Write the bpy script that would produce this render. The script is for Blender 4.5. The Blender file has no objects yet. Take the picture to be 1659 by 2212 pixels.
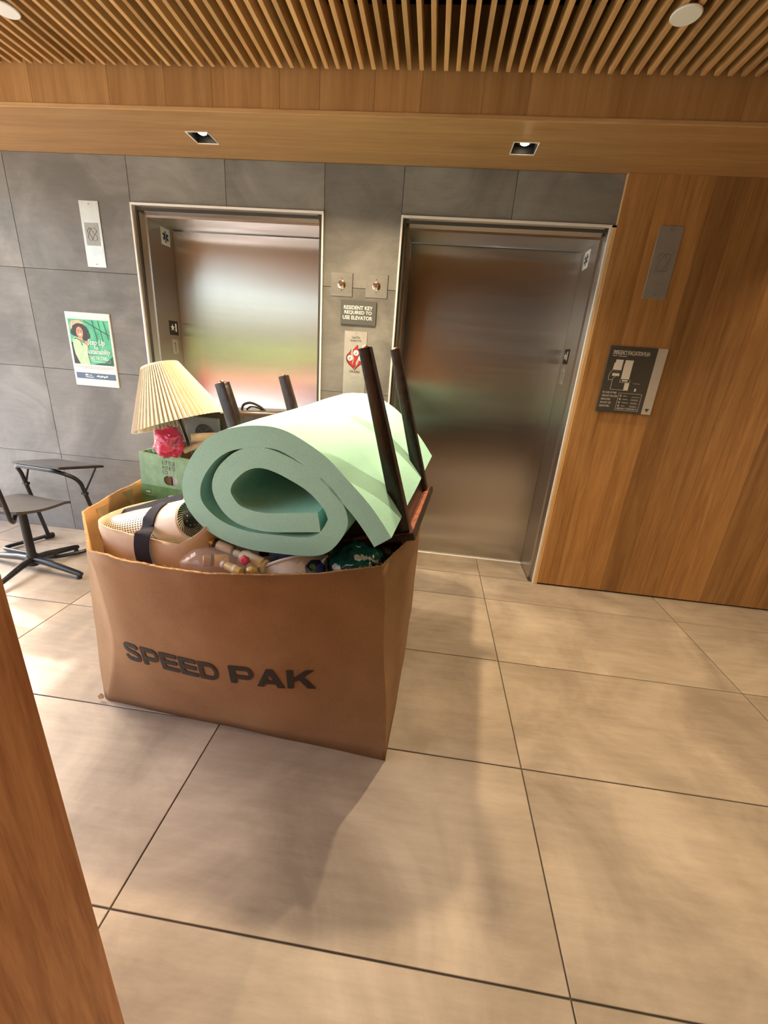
import bpy, bmesh, math, random
from mathutils import Vector, Matrix, noise
random.seed(7)
PI = math.pi
V = Vector
scn = bpy.context.scene
COL = scn.collection

# ------------------------------------------------------------------ camera
cam_d = bpy.data.cameras.new('camera')
cam = bpy.data.objects.new('camera', cam_d)
COL.objects.link(cam)
CAM = V((-0.48936, -2.72847, 1.41258))
cR = V((0.99101538, 0.11297122, 0.07159629))
cU = V((-0.10570812, 0.33362244, 0.93676137))
cF = V((-0.08194094, 0.93591323, -0.34256694))
FPX = 897.255
cam.matrix_world = Matrix(((cR.x, cU.x, -cF.x, CAM.x), (cR.y, cU.y, -cF.y, CAM.y), (cR.z, cU.z, -cF.z, CAM.z), (0, 0, 0, 1)))
cam_d.sensor_fit = 'VERTICAL'
cam_d.sensor_height = 36.0
cam_d.lens = FPX / 2212.0 * 36.0
cam_d.clip_start = 0.02
scn.camera = cam

# ------------------------------------------------------------------ view / world / sun / large lights
vs = scn.view_settings
vs.view_transform = 'Standard'
vs.look = 'None'
vs.gamma = 1.0
vs.use_curve_mapping = False
vs.exposure = 0.0

world = bpy.data.worlds.new('sky')
scn.world = world
world.use_nodes = True
nt = world.node_tree
nt.nodes.clear()
wo = nt.nodes.new('ShaderNodeOutputWorld')
wb = nt.nodes.new('ShaderNodeBackground')
sk = nt.nodes.new('ShaderNodeTexSky')
sk.sky_type = 'NISHITA'
sk.sun_disc = False
sk.sun_elevation = math.radians(46)
sk.sun_rotation = math.radians(-60)
sk.air_density = 1.2
sk.dust_density = 5.0
wb.inputs['Strength'].default_value = 1.15
nt.links.new(sk.outputs[0], wb.inputs[0])
nt.links.new(wb.outputs[0], wo.inputs[0])

SUN_DIR = V((0.62, -0.36, -0.70)).normalized()
sd = bpy.data.lights.new('sun', 'SUN')
sd.energy = 3.0
sd.angle = math.radians(1.2)
sd.color = (1.0, 0.93, 0.82)
so = bpy.data.objects.new('sun', sd)
so.rotation_euler = SUN_DIR.to_track_quat('-Z', 'Y').to_euler()
so.location = (-6, 3, 6)
COL.objects.link(so)

ROOM_L, ROOM_R, ROOM_B, ROOM_T = -4.1, 3.0, -6.0, 2.80


def area_light(name, loc, size, energy, color, rot=(0, 0, 0), sizey=None, portal=False, shape='DISK', spread=180):
    l = bpy.data.lights.new(name, 'AREA')
    l.shape = 'RECTANGLE' if sizey else shape
    l.size = size
    if sizey:
        l.size_y = sizey
    l.energy = energy
    l.color = color
    l.spread = math.radians(spread)
    if portal:
        l.cycles.is_portal = True
    o = bpy.data.objects.new(name, l)
    o.location = loc
    o.rotation_euler = rot
    COL.objects.link(o)
    return o


# sky portals in the two glazed openings (they only guide sky light)
area_light('window_portal', (ROOM_L, -3.0, 1.3), 6.0, 1, (1, 1, 1), (0, -PI / 2, 0), None, True, 'SQUARE').scale = (0.43, 1, 1)
area_light('window_portal', (-3.1, ROOM_B, 1.3), 2.0, 1, (1, 1, 1), (PI / 2, 0, 0), 2.6, True)

# unseen lamps: one read from the carton's shadow, one added to brighten the oak
WARM = (1.0, 0.74, 0.44)
for (x, y, e) in [(-1.12, -0.895, 39), (2.0, -2.1, 46)]:
    area_light('unseen_lamp', (x, y, 2.535), 0.09, e, WARM, spread=135)

# ------------------------------------------------------------------ materials
MATS = {}


def new_mat(name):
    m = bpy.data.materials.new(name)
    m.use_nodes = True
    n = m.node_tree
    b = n.nodes['Principled BSDF']
    MATS[name] = m
    return m, n, b


def setp(b, **k):
    for a, v in k.items():
        key = a.replace('_', ' ')
        if key in b.inputs:
            b.inputs[key].default_value = v


def plain(name, col, rough=0.5, metal=0.0, bump=0.0, bscale=60.0, vary=0.0, vscale=8.0, **k):
    """principled colour with a little procedural variation and fine relief"""
    m, n, b = new_mat(name)
    c = (*col, 1)
    setp(b, Base_Color=c, Roughness=rough, Metallic=metal)
    setp(b, **k)
    tc = n.nodes.new('ShaderNodeTexCoord')
    if vary > 0:
        no = n.nodes.new('ShaderNodeTexNoise')
        no.inputs['Scale'].default_value = vscale
        no.inputs['Detail'].default_value = 6
        n.links.new(tc.outputs['Object'], no.inputs['Vector'])
        r = n.nodes.new('ShaderNodeValToRGB')
        r.color_ramp.elements[0].position = 0.3
        r.color_ramp.elements[1].position = 0.7
        r.color_ramp.elements[0].color = (*[max(0, x * (1 - vary)) for x in col], 1)
        r.color_ramp.elements[1].color = (*[min(1, x * (1 + vary)) for x in col], 1)
        n.links.new(no.outputs['Fac'], r.inputs[0])
        n.links.new(r.outputs[0], b.inputs['Base Color'])
    if bump > 0:
        n2 = n.nodes.new('ShaderNodeTexNoise')
        n2.inputs['Scale'].default_value = bscale
        n2.inputs['Detail'].default_value = 4
        n.links.new(tc.outputs['Object'], n2.inputs['Vector'])
        bp = n.nodes.new('ShaderNodeBump')
        bp.inputs['Strength'].default_value = bump
        bp.inputs['Distance'].default_value = 0.01
        n.links.new(n2.outputs['Fac'], bp.inputs['Height'])
        n.links.new(bp.outputs[0], b.inputs['Normal'])
    return m


def emis(name, col, s):
    m, n, b = new_mat(name)
    setp(b, Base_Color=(*col, 1), Emission_Color=(*col, 1), Emission_Strength=s)
    return m


def wood(name, dark, light, axis, rough=0.42, scale=1.0, vary=0.25):
    """straight-grained oak veneer, grain along the given axis; each object gets its own offset and tone"""
    m, n, b = new_mat(name)
    tc = n.nodes.new('ShaderNodeTexCoord')
    oi = n.nodes.new('ShaderNodeObjectInfo')
    mp = n.nodes.new('ShaderNodeMapping')
    s = [14 * scale] * 3
    s['xyz'.index(axis)] = 0.9 * scale
    mp.inputs['Scale'].default_value = s
    off = n.nodes.new('ShaderNodeVectorMath')
    off.operation = 'MULTIPLY_ADD'
    comb = n.nodes.new('ShaderNodeCombineXYZ')
    for i in range(3):
        n.links.new(oi.outputs['Random'], comb.inputs[i])
    off.inputs[1].default_value = (17.3, 9.1, 23.7)
    n.links.new(comb.outputs[0], off.inputs[0])
    n.links.new(tc.outputs['Object'], off.inputs[2])
    n.links.new(off.outputs[0], mp.inputs['Vector'])
    n1 = n.nodes.new('ShaderNodeTexNoise')
    n1.inputs['Scale'].default_value = 1.6
    n1.inputs['Detail'].default_value = 8
    n1.inputs['Roughness'].default_value = 0.62
    n1.inputs['Distortion'].default_value = 0.6
    n.links.new(mp.outputs[0], n1.inputs['Vector'])
    n2 = n.nodes.new('ShaderNodeTexNoise')
    n2.inputs['Scale'].default_value = 9.0
    n2.inputs['Detail'].default_value = 5
    n.links.new(mp.outputs[0], n2.inputs['Vector'])
    mix = n.nodes.new('ShaderNodeMath')
    mix.operation = 'MULTIPLY_ADD'
    mix.inputs[1].default_value = 0.35
    n.links.new(n2.outputs['Fac'], mix.inputs[0])
    n.links.new(n1.outputs['Fac'], mix.inputs[2])
    r = n.nodes.new('ShaderNodeValToRGB')
    r.color_ramp.elements[0].position = 0.42
    r.color_ramp.elements[1].position = 0.92
    r.color_ramp.elements[0].color = (*dark, 1)
    r.color_ramp.elements[1].color = (*light, 1)
    n.links.new(mix.outputs[0], r.inputs[0])
    hsv = n.nodes.new('ShaderNodeHueSaturation')
    mr = n.nodes.new('ShaderNodeMapRange')
    mr.inputs['To Min'].default_value = 1 - vary
    mr.inputs['To Max'].default_value = 1 + vary
    n.links.new(oi.outputs['Random'], mr.inputs['Value'])
    n.links.new(mr.outputs[0], hsv.inputs['Value'])
    n.links.new(r.outputs[0], hsv.inputs['Color'])
    n.links.new(hsv.outputs[0], b.inputs['Base Color'])
    setp(b, Roughness=rough, Specular_IOR_Level=0.35)
    bp = n.nodes.new('ShaderNodeBump')
    bp.inputs['Strength'].default_value = 0.08
    bp.inputs['Distance'].default_value = 0.004
    n.links.new(n2.outputs['Fac'], bp.inputs['Height'])
    n.links.new(bp.outputs[0], b.inputs['Normal'])
    return m


def concrete(name, lo, hi, rough, sx=1.0, streak=1.0):
    """cement-look porcelain: cloudy mottling with fine directional brushing"""
    m, n, b = new_mat(name)
    tc = n.nodes.new('ShaderNodeTexCoord')
    oi = n.nodes.new('ShaderNodeObjectInfo')
    comb = n.nodes.new('ShaderNodeCombineXYZ')
    for i in range(3):
        n.links.new(oi.outputs['Random'], comb.inputs[i])
    off = n.nodes.new('ShaderNodeVectorMath')
    off.operation = 'MULTIPLY_ADD'
    off.inputs[1].default_value = (31.0, 17.0, 11.0)
    n.links.new(comb.outputs[0], off.inputs[0])
    n.links.new(tc.outputs['Object'], off.inputs[2])
    a = n.nodes.new('ShaderNodeTexNoise')
    a.inputs['Scale'].default_value = 2.2
    a.inputs['Detail'].default_value = 7
    a.inputs['Roughness'].default_value = 0.6
    a.inputs['Distortion'].default_value = 0.8
    n.links.new(off.outputs[0], a.inputs['Vector'])
    mp = n.nodes.new('ShaderNodeMapping')
    mp.inputs['Scale'].default_value = (3.0 * sx, 16.0, 16.0)
    n.links.new(off.outputs[0], mp.inputs['Vector'])
    c = n.nodes.new('ShaderNodeTexNoise')
    c.inputs['Scale'].default_value = 2.0
    c.inputs['Detail'].default_value = 9
    c.inputs['Roughness'].default_value = 0.7
    n.links.new(mp.outputs[0], c.inputs['Vector'])
    mx = n.nodes.new('ShaderNodeMath')
    mx.operation = 'MULTIPLY_ADD'
    mx.inputs[1].default_value = 0.4 * streak
    n.links.new(c.outputs['Fac'], mx.inputs[0])
    n.links.new(a.outputs['Fac'], mx.inputs[2])
    r = n.nodes.new('ShaderNodeValToRGB')
    r.color_ramp.elements[0].position = 0.50
    r.color_ramp.elements[1].position = 0.92
    r.color_ramp.elements[0].color = (*lo, 1)
    r.color_ramp.elements[1].color = (*hi, 1)
    n.links.new(mx.outputs[0], r.inputs[0])
    n.links.new(r.outputs[0], b.inputs['Base Color'])
    setp(b, Roughness=rough, Specular_IOR_Level=0.4)
    return m


def brushed(name, col, rough=0.3, aniso=0.85, rot=0.0, tang='Z'):
    m, n, b = new_mat(name)
    tc = n.nodes.new('ShaderNodeTexCoord')
    setp(b, Base_Color=(*col, 1), Metallic=1.0, Roughness=rough, Anisotropic=aniso, Anisotropic_Rotation=rot)
    tg = n.nodes.new('ShaderNodeTangent')
    tg.direction_type = 'RADIAL'
    tg.axis = tang
    n.links.new(tg.outputs[0], b.inputs['Tangent'])
    mp = n.nodes.new('ShaderNodeMapping')
    mp.inputs['Scale'].default_value = (0.6, 0.6, 30.0)
    n.links.new(tc.outputs['Object'], mp.inputs['Vector'])
    no = n.nodes.new('ShaderNodeTexNoise')
    no.inputs['Scale'].default_value = 1.2
    no.inputs['Detail'].default_value = 6
    n.links.new(mp.outputs[0], no.inputs['Vector'])
    mr = n.nodes.new('ShaderNodeMapRange')
    mr.inputs['To Min'].default_value = rough * 0.85
    mr.inputs['To Max'].default_value = rough * 1.15
    n.links.new(no.outputs['Fac'], mr.inputs['Value'])
    n.links.new(mr.outputs[0], b.inputs['Roughness'])
    return m


def cardboard(name, lo, hi):
    m, n, b = new_mat(name)
    tc = n.nodes.new('ShaderNodeTexCoord')
    a = n.nodes.new('ShaderNodeTexNoise')
    a.inputs['Scale'].default_value = 3.5
    a.inputs['Detail'].default_value = 9
    a.inputs['Roughness'].default_value = 0.65
    n.links.new(tc.outputs['Object'], a.inputs['Vector'])
    f = n.nodes.new('ShaderNodeTexNoise')
    f.inputs['Scale'].default_value = 160
    f.inputs['Detail'].default_value = 3
    n.links.new(tc.outputs['Object'], f.inputs['Vector'])
    mx = n.nodes.new('ShaderNodeMath')
    mx.operation = 'MULTIPLY_ADD'
    mx.inputs[1].default_value = 0.3
    n.links.new(f.outputs['Fac'], mx.inputs[0])
    n.links.new(a.outputs['Fac'], mx.inputs[2])
    r = n.nodes.new('ShaderNodeValToRGB')
    r.color_ramp.elements[0].position = 0.4
    r.color_ramp.elements[1].position = 0.95
    r.color_ramp.elements[0].color = (*lo, 1)
    r.color_ramp.elements[1].color = (*hi, 1)
    n.links.new(mx.outputs[0], r.inputs[0])
    n.links.new(r.outputs[0], b.inputs['Base Color'])
    setp(b, Roughness=0.75, Specular_IOR_Level=0.25)
    # faint flute lines and soft buckles
    mp = n.nodes.new('ShaderNodeMapping')
    mp.inputs['Scale'].default_value = (1, 1, 0.03)
    n.links.new(tc.outputs['Object'], mp.inputs['Vector'])
    w = n.nodes.new('ShaderNodeTexNoise')
    w.inputs['Scale'].default_value = 90
    n.links.new(mp.outputs[0], w.inputs['Vector'])
    bp = n.nodes.new('ShaderNodeBump')
    bp.inputs['Strength'].default_value = 0.15
    bp.inputs['Distance'].default_value = 0.003
    n.links.new(w.outputs['Fac'], bp.inputs['Height'])
    n.links.new(bp.outputs[0], b.inputs['Normal'])
    return m


WALL_TILE = concrete('wall_tile_cement', (0.145, 0.142, 0.134), (0.292, 0.286, 0.272), 0.42, 1.0, 0.7)
FLOOR_TILE = concrete('floor_tile_cement', (0.215, 0.178, 0.142), (0.40, 0.345, 0.285), 0.42, 0.7)
GROUT = plain('grout', (0.07, 0.06, 0.05), 0.9, bump=0.2, bscale=200)
SUBSTRATE = plain('substrate', (0.05, 0.045, 0.04), 0.9)
OAK_D, OAK_L = (0.235, 0.105, 0.033), (0.44, 0.24, 0.088)
OAK_V = wood('oak_vertical', OAK_D, OAK_L, 'z')
OAK_X = wood('oak_horizontal', (0.30, 0.155, 0.055), (0.46, 0.27, 0.11), 'x', vary=0.05)
OAK_F = wood('oak_fascia', (0.29, 0.145, 0.05), (0.47, 0.27, 0.11), 'z', scale=0.7, vary=0.12)
OAK_Y = wood('oak_slat', (0.36, 0.19, 0.07), (0.58, 0.36, 0.16), 'y', vary=0.18)
OAK_LIGHT = wood('oak_edge', (0.50, 0.29, 0.12), (0.72, 0.48, 0.23), 'z', vary=0.1)
OAK_LIGHT_X = wood('oak_edge_long', (0.42, 0.24, 0.10), (0.62, 0.40, 0.19), 'x', vary=0.1)
OAK_NEAR = wood('oak_near', (0.30, 0.105, 0.035), (0.70, 0.36, 0.165), 'z', scale=1.6, vary=0.1)
DARK = plain('plenum_black', (0.012, 0.010, 0.008), 0.9)
STEEL = brushed('brushed_steel', (0.56, 0.545, 0.525), 0.25, 1.0, 0.0)
STEEL_J = brushed('jamb_steel', (0.52, 0.50, 0.48), 0.30, 0.6, 0.0)
ALU = plain('satin_aluminium', (0.86, 0.86, 0.85), 0.42, 0.25, vary=0.03)
PLATE = plain('satin_plate', (0.58, 0.60, 0.58), 0.42, 0.85, vary=0.06, vscale=20)
PLATE_D = plain('satin_plate_dark', (0.34, 0.33, 0.31), 0.45, 0.45, vary=0.06, vscale=20)
CHROME = plain('chrome', (0.85, 0.85, 0.83), 0.12, 1.0)
BLACK = plain('black_ink', (0.012, 0.012, 0.014), 0.6)
INK = plain('box_ink', (0.022, 0.018, 0.017), 0.7, vary=0.3, vscale=90)
WHITE = plain('white_print', (0.83, 0.83, 0.82), 0.55)
CREAMW = plain('cream_print', (0.72, 0.70, 0.66), 0.6)
SIGN_GREY = plain('sign_grey', (0.085, 0.088, 0.085), 0.55, vary=0.05)
SIGN_DARK = plain('sign_charcoal', (0.060, 0.055, 0.048), 0.55, vary=0.05)
SIGN_PALE = plain('sign_pale_grey', (0.50, 0.47, 0.43), 0.5, vary=0.05)
NAVY_INK = plain('navy_ink', (0.02, 0.04, 0.10), 0.6)
RED_INK = plain('red_ink', (0.42, 0.015, 0.02), 0.5)
CARD = cardboard('cardboard', (0.21, 0.120, 0.060), (0.325, 0.198, 0.105))
CARD_IN = cardboard('cardboard_inside', (0.26, 0.13, 0.05), (0.38, 0.21, 0.09))
KRAFT_EDGE = plain('corrugated_edge', (0.50, 0.30, 0.14), 0.85, bump=0.6, bscale=300, vary=0.3, vscale=60)
TAPE = plain('clear_packing_tape', (0.50, 0.32, 0.17), 0.22, vary=0.1)
BLUE_TAPE = plain('blue_tape', (0.05, 0.07, 0.30), 0.6)
FOAM = plain('foam', (0.38, 0.72, 0.63), 0.95, bump=0.35, bscale=420, vary=0.035, vscale=180, Specular_IOR_Level=0.1)
ESPRESSO = plain('espresso_wood', (0.018, 0.010, 0.008), 0.28, vary=0.5, vscale=40, bump=0.1, bscale=80)
RAW_WOOD = plain('raw_reddish_wood', (0.20, 0.068, 0.034), 0.5, vary=0.45, vscale=45)
COPPER = plain('copper_glide', (0.75, 0.38, 0.25), 0.25, 1.0)
SHADE = plain('pleated_shade', (0.80, 0.75, 0.64), 0.8, vary=0.04, vscale=30, Subsurface_Weight=0.0)
BRASS = plain('brass', (0.55, 0.40, 0.18), 0.3, 1.0)
CANVAS = plain('canvas', (0.74, 0.61, 0.47), 0.95, bump=0.5, bscale=600, vary=0.06, vscale=12)
NAVY = plain('navy_webbing', (0.012, 0.012, 0.026), 0.85, bump=0.4, bscale=500, vary=0.2, vscale=60)
FANWHITE = plain('white_plastic', (0.80, 0.74, 0.64), 0.45)
BLACKP = plain('black_plastic', (0.010, 0.010, 0.011), 0.5, bump=0.05, bscale=200)
GREYP = plain('grey_plastic', (0.20, 0.215, 0.235), 0.45)
BROWNGLOSS = plain('brown_gloss', (0.055, 0.040, 0.032), 0.22, vary=0.2)
PINK = plain('pink_plastic_film', (0.62, 0.035, 0.12), 0.25, vary=0.15, vscale=25, Coat_Weight=0.5)
GREENCAP = plain('green_cap', (0.02, 0.17, 0.10), 0.4)
PAPER = plain('peach_paper', (0.78, 0.54, 0.40), 0.8, vary=0.1, vscale=40)
TUBSTEEL = plain('black_powder_coat', (0.010, 0.011, 0.013), 0.30, vary=0.2)
SEATM = plain('charcoal_seat', (0.050, 0.047, 0.046), 0.50, vary=0.15, vscale=30)
TRAYTOP = plain('tray_top', (0.075, 0.075, 0.080), 0.40, vary=0.15)
BUCKET = plain('white_bucket', (0.72, 0.72, 0.72), 0.35)
BLUELAB = plain('blue_label', (0.015, 0.025, 0.20), 0.4, vary=0.3, vscale=60)
LIMELAB = plain('lime_label', (0.15, 0.50, 0.06), 0.5)
TEAL = plain('teal_film', (0.005, 0.070, 0.062), 0.22, vary=0.4, vscale=18, Coat_Weight=0.4)
FILMWHITE = plain('white_film_print', (0.55, 0.60, 0.60), 0.3, vary=0.3, vscale=60)
FILLER_BLACK = plain('filler_black', (0.010, 0.010, 0.011), 0.28)
GOLD = plain('gold_cap', (0.50, 0.30, 0.07), 0.35, 0.3)
YELLOWB = plain('yellow_bottle', (0.72, 0.50, 0.16), 0.35, vary=0.15, vscale=50)
CREAMB = plain('cream_bottle', (0.78, 0.72, 0.58), 0.4)
ROSE = plain('rose_print', (0.60, 0.06, 0.12), 0.5)
DISC = plain('white_enamel', (0.78, 0.77, 0.72), 0.5)
LENS = emis('lamp_lens', (1.0, 0.86, 0.62), 12.0)
SCREW = plain('screw', (0.30, 0.30, 0.30), 0.3, 1.0)
GLYPH = plain('etched_line', (0.16, 0.16, 0.15), 0.5, 0.5)
POSTG = plain('poster_green', (0.10, 0.50, 0.29), 0.55, vary=0.35, vscale=14)
POSTDG = plain('poster_dark_green', (0.02, 0.13, 0.08), 0.6)
HOOD = plain('poster_hoodie', (0.52, 0.74, 0.46), 0.6, vary=0.12, vscale=30)
HAIR = plain('poster_hair', (0.045, 0.040, 0.045), 0.6, vary=0.5, vscale=120)
HAIRL = plain('poster_hair_highlight', (0.62, 0.50, 0.33), 0.6, vary=0.3, vscale=100)
SKIN = plain('poster_skin', (0.60, 0.34, 0.20), 0.6, vary=0.15, vscale=60)
POSTNAVY = plain('poster_navy', (0.10, 0.16, 0.26), 0.6)
TEXTGREY = plain('poster_text_grey', (0.45, 0.45, 0.45), 0.6)
POTL = plain('carton_light_green', (0.28, 0.48, 0.30), 0.6, vary=0.22, vscale=22, bump=0.2, bscale=40)
POTD = plain('carton_leaf_green', (0.15, 0.31, 0.11), 0.6, vary=0.2, vscale=30)
POTINK = plain('carton_ink', (0.06, 0.12, 0.09), 0.7)
KRAFT = cardboard('kraft_inside', (0.16, 0.085, 0.045), (0.26, 0.15, 0.085))
GRASS = plain('lawn_green', (0.09, 0.20, 0.04), 0.9, vary=0.5, vscale=3)
HEDGE = plain('hedge_green', (0.30, 0.42, 0.10), 0.9, vary=0.6, vscale=6)
PAVE = plain('pavement', (0.78, 0.76, 0.72), 0.9, vary=0.2)
REDCAR = plain('red_paint', (0.55, 0.03, 0.02), 0.3)
PALEB = plain('pale_render', (0.75, 0.74, 0.70), 0.9, vary=0.1)
PLASTER = plain('plaster', (0.50, 0.47, 0.42), 0.9)

m, n, b = new_mat('clear_pink_film')
setp(b, Base_Color=(0.95, 0.74, 0.70, 1), Roughness=0.12, Alpha=0.22, Coat_Weight=0.6)
PINKFILM = m

m, n, b = new_mat('perforated_white_plastic')
setp(b, Roughness=0.45)
tc = n.nodes.new('ShaderNodeTexCoord')
mp = n.nodes.new('ShaderNodeMapping')
mp.inputs['Scale'].default_value = (52, 20, 1)
n.links.new(tc.outputs['UV'], mp.inputs['Vector'])
fr = n.nodes.new('ShaderNodeVectorMath')
fr.operation = 'FRACTION'
n.links.new(mp.outputs[0], fr.inputs[0])
sb = n.nodes.new('ShaderNodeVectorMath')
sb.operation = 'SUBTRACT'
sb.inputs[1].default_value = (0.5, 0.5, 0.0)
n.links.new(fr.outputs[0], sb.inputs[0])
sx = n.nodes.new('ShaderNodeVectorMath')
sx.operation = 'MULTIPLY'
sx.inputs[1].default_value = (1, 1, 0)
n.links.new(sb.outputs[0], sx.inputs[0])
ln = n.nodes.new('ShaderNodeVectorMath')
ln.operation = 'LENGTH'
n.links.new(sx.outputs[0], ln.inputs[0])
lt = n.nodes.new('ShaderNodeMath')
lt.operation = 'LESS_THAN'
lt.inputs[1].default_value = 0.30
n.links.new(ln.outputs['Value'], lt.inputs[0])
mxx = n.nodes.new('ShaderNodeMix')
mxx.data_type = 'RGBA'
mxx.inputs['A'].default_value = (0.80, 0.74, 0.64, 1)
mxx.inputs['B'].default_value = (0.03, 0.028, 0.025, 1)
n.links.new(lt.outputs[0], mxx.inputs['Factor'])
n.links.new(mxx.outputs['Result'], b.inputs['Base Color'])
PERF = m

# ------------------------------------------------------------------ builders


def thing(name, label, cat, loc=(0, 0, 0), group=None):
    o = bpy.data.objects.new(name, None)
    COL.objects.link(o)
    o.location = loc
    o.empty_display_size = 0.05
    o['label'] = label
    o['category'] = cat
    if group:
        o['group'] = group
    return o


def wloc(o):
    p = V((0, 0, 0))
    while o is not None:
        p = p + o.location
        o = o.parent
    return p


def obj(name, bm, mat, parent=None, smooth=False, origin=None, label=None):
    """bmesh given in world coordinates -> one mesh object (child of parent if given)"""
    lay = bm.faces.layers.int.get('line')
    if lay:
        ids = sorted({f[lay] for f in bm.faces})
        if len(ids) > 1:
            for i_ in ids:
                c_ = bm.copy()
                l2 = c_.faces.layers.int['line']
                bmesh.ops.delete(c_, geom=[f for f in c_.faces if f[l2] != i_], context='FACES')
                c_.faces.layers.int.remove(l2)
                last = obj(name, c_, mat, parent, smooth, origin, label)
            bm.free()
            return last
    base = wloc(parent) if parent else V((0, 0, 0))
    org = V(origin) if origin is not None else base
    me = bpy.data.meshes.new(name)
    bmesh.ops.translate(bm, verts=bm.verts, vec=-org)
    bmesh.ops.recalc_face_normals(bm, faces=bm.faces)
    bm.to_mesh(me)
    bm.free()
    mats = mat if isinstance(mat, (list, tuple)) else [mat]
    for mm in mats:
        me.materials.append(mm)
    if smooth:
        for p in me.polygons:
            p.use_smooth = True
        if smooth != 'all':
            try:
                me.set_sharp_from_angle(angle=math.radians(40))
            except Exception:
                pass
    o = bpy.data.objects.new(name, me)
    COL.objects.link(o)
    if parent:
        o.parent = parent
    o.location = org - base
    if label:
        o['label'] = label
    return o


def single(name, bm, mat, label, cat, origin=None, smooth=False, group=None, kind=None):
    o = obj(name, bm, mat, None, smooth, origin)
    o['label'] = label
    o['category'] = cat
    if group:
        o['group'] = group
    if kind:
        o['kind'] = kind
    return o


def struct(name, bm=None, mat=None, label=None, origin=None):
    if bm is None:
        o = bpy.data.objects.new(name, None)
        COL.objects.link(o)
    else:
        o = obj(name, bm, mat, None, False, origin)
    o['kind'] = 'structure'
    if label:
        o['label'] = label
    return o


def NB():
    return bmesh.new()


def box(bm, x0, x1, y0, y1, z0, z1, mi=0):
    vs_ = [bm.verts.new(p) for p in ((x0, y0, z0), (x1, y0, z0), (x1, y1, z0), (x0, y1, z0), (x0, y0, z1), (x1, y0, z1), (x1, y1, z1), (x0, y1, z1))]
    fs = []
    for q in ((0, 3, 2, 1), (4, 5, 6, 7), (0, 1, 5, 4), (1, 2, 6, 5), (2, 3, 7, 6), (3, 0, 4, 7)):
        f = bm.faces.new([vs_[i] for i in q])
        f.material_index = mi
        fs.append(f)
    return vs_, fs


def bbox(x0, x1, y0, y1, z0, z1, bev=0.0, seg=1):
    bm = NB()
    box(bm, x0, x1, y0, y1, z0, z1)
    if bev > 0:
        bmesh.ops.bevel(bm, geom=list(bm.edges), offset=bev, segments=seg, affect='EDGES', profile=0.5)
    return bm


def xform(bm, O, X, Y, Z):
    """map local coordinates to world with axes X Y Z at O"""
    for v in bm.verts:
        c = v.co.copy()
        v.co = V(O) + V(X) * c.x + V(Y) * c.y + V(Z) * c.z
    return bm


def frame_from(axis, hint=(0, 0, 1)):
    a = V(axis).normalized()
    h = V(hint)
    if abs(a.dot(h)) > 0.95:
        h = V((1, 0, 0))
    x = h.cross(a).normalized()
    y = a.cross(x)
    return x, y, a


def tube(bm, pts, r, seg=10, cap=True, closed=False):
    pts = [V(p) for p in pts]
    n_ = len(pts)
    rings = []
    prev = None
    for i, p in enumerate(pts):
        if closed:
            t = (pts[(i + 1) % n_] - pts[i - 1]).normalized()
        else:
            t = (pts[min(i + 1, n_ - 1)] - pts[max(i - 1, 0)]).normalized()
        if prev is None:
            x, y, _ = frame_from(t)
        else:
            x = (prev - t * prev.dot(t)).normalized()
            y = t.cross(x)
        prev = x
        rr = r[i] if isinstance(r, (list, tuple)) else r
        rings.append([bm.verts.new(p + x * rr * math.cos(2 * PI * k / seg) + y * rr * math.sin(2 * PI * k / seg)) for k in range(seg)])
    m_ = n_ if closed else n_ - 1
    for i in range(m_):
        a, b_ = rings[i], rings[(i + 1) % n_]
        for k in range(seg):
            bm.faces.new((a[k], a[(k + 1) % seg], b_[(k + 1) % seg], b_[k]))
    if cap and not closed:
        bm.faces.new(list(reversed(rings[0])))
        bm.faces.new(rings[-1])
    return rings


def smooth_path(pts, n_=6, closed=False):
    """Catmull-Rom"""
    P = [V(p) for p in pts]
    out = []
    N = len(P)
    rng = range(N if closed else N - 1)
    for i in rng:
        if closed:
            p0, p1, p2, p3 = P[i - 1], P[i], P[(i + 1) % N], P[(i + 2) % N]
        else:
            p0, p1, p2, p3 = P[max(i - 1, 0)], P[i], P[i + 1], P[min(i + 2, N - 1)]
        for k in range(n_):
            t = k / n_
            out.append(0.5 * ((2 * p1) + (p2 - p0) * t + (2 * p0 - 5 * p1 + 4 * p2 - p3) * t * t + (3 * p1 - p0 - 3 * p2 + p3) * t ** 3))
    if not closed:
        out.append(P[-1])
    return out


def fillet_path(pts, r, n_=5):
    P = [V(p) for p in pts]
    out = [P[0]]
    for i in range(1, len(P) - 1):
        a, b_, c = P[i - 1], P[i], P[i + 1]
        d1, d2 = (a - b_), (c - b_)
        rr = min(r, d1.length * 0.45, d2.length * 0.45)
        s, e = b_ + d1.normalized() * rr, b_ + d2.normalized() * rr
        for k in range(n_ + 1):
            t = k / n_
            out.append(s * (1 - t) ** 2 + b_ * 2 * t * (1 - t) + e * t * t)
    out.append(P[-1])
    return out


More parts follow.
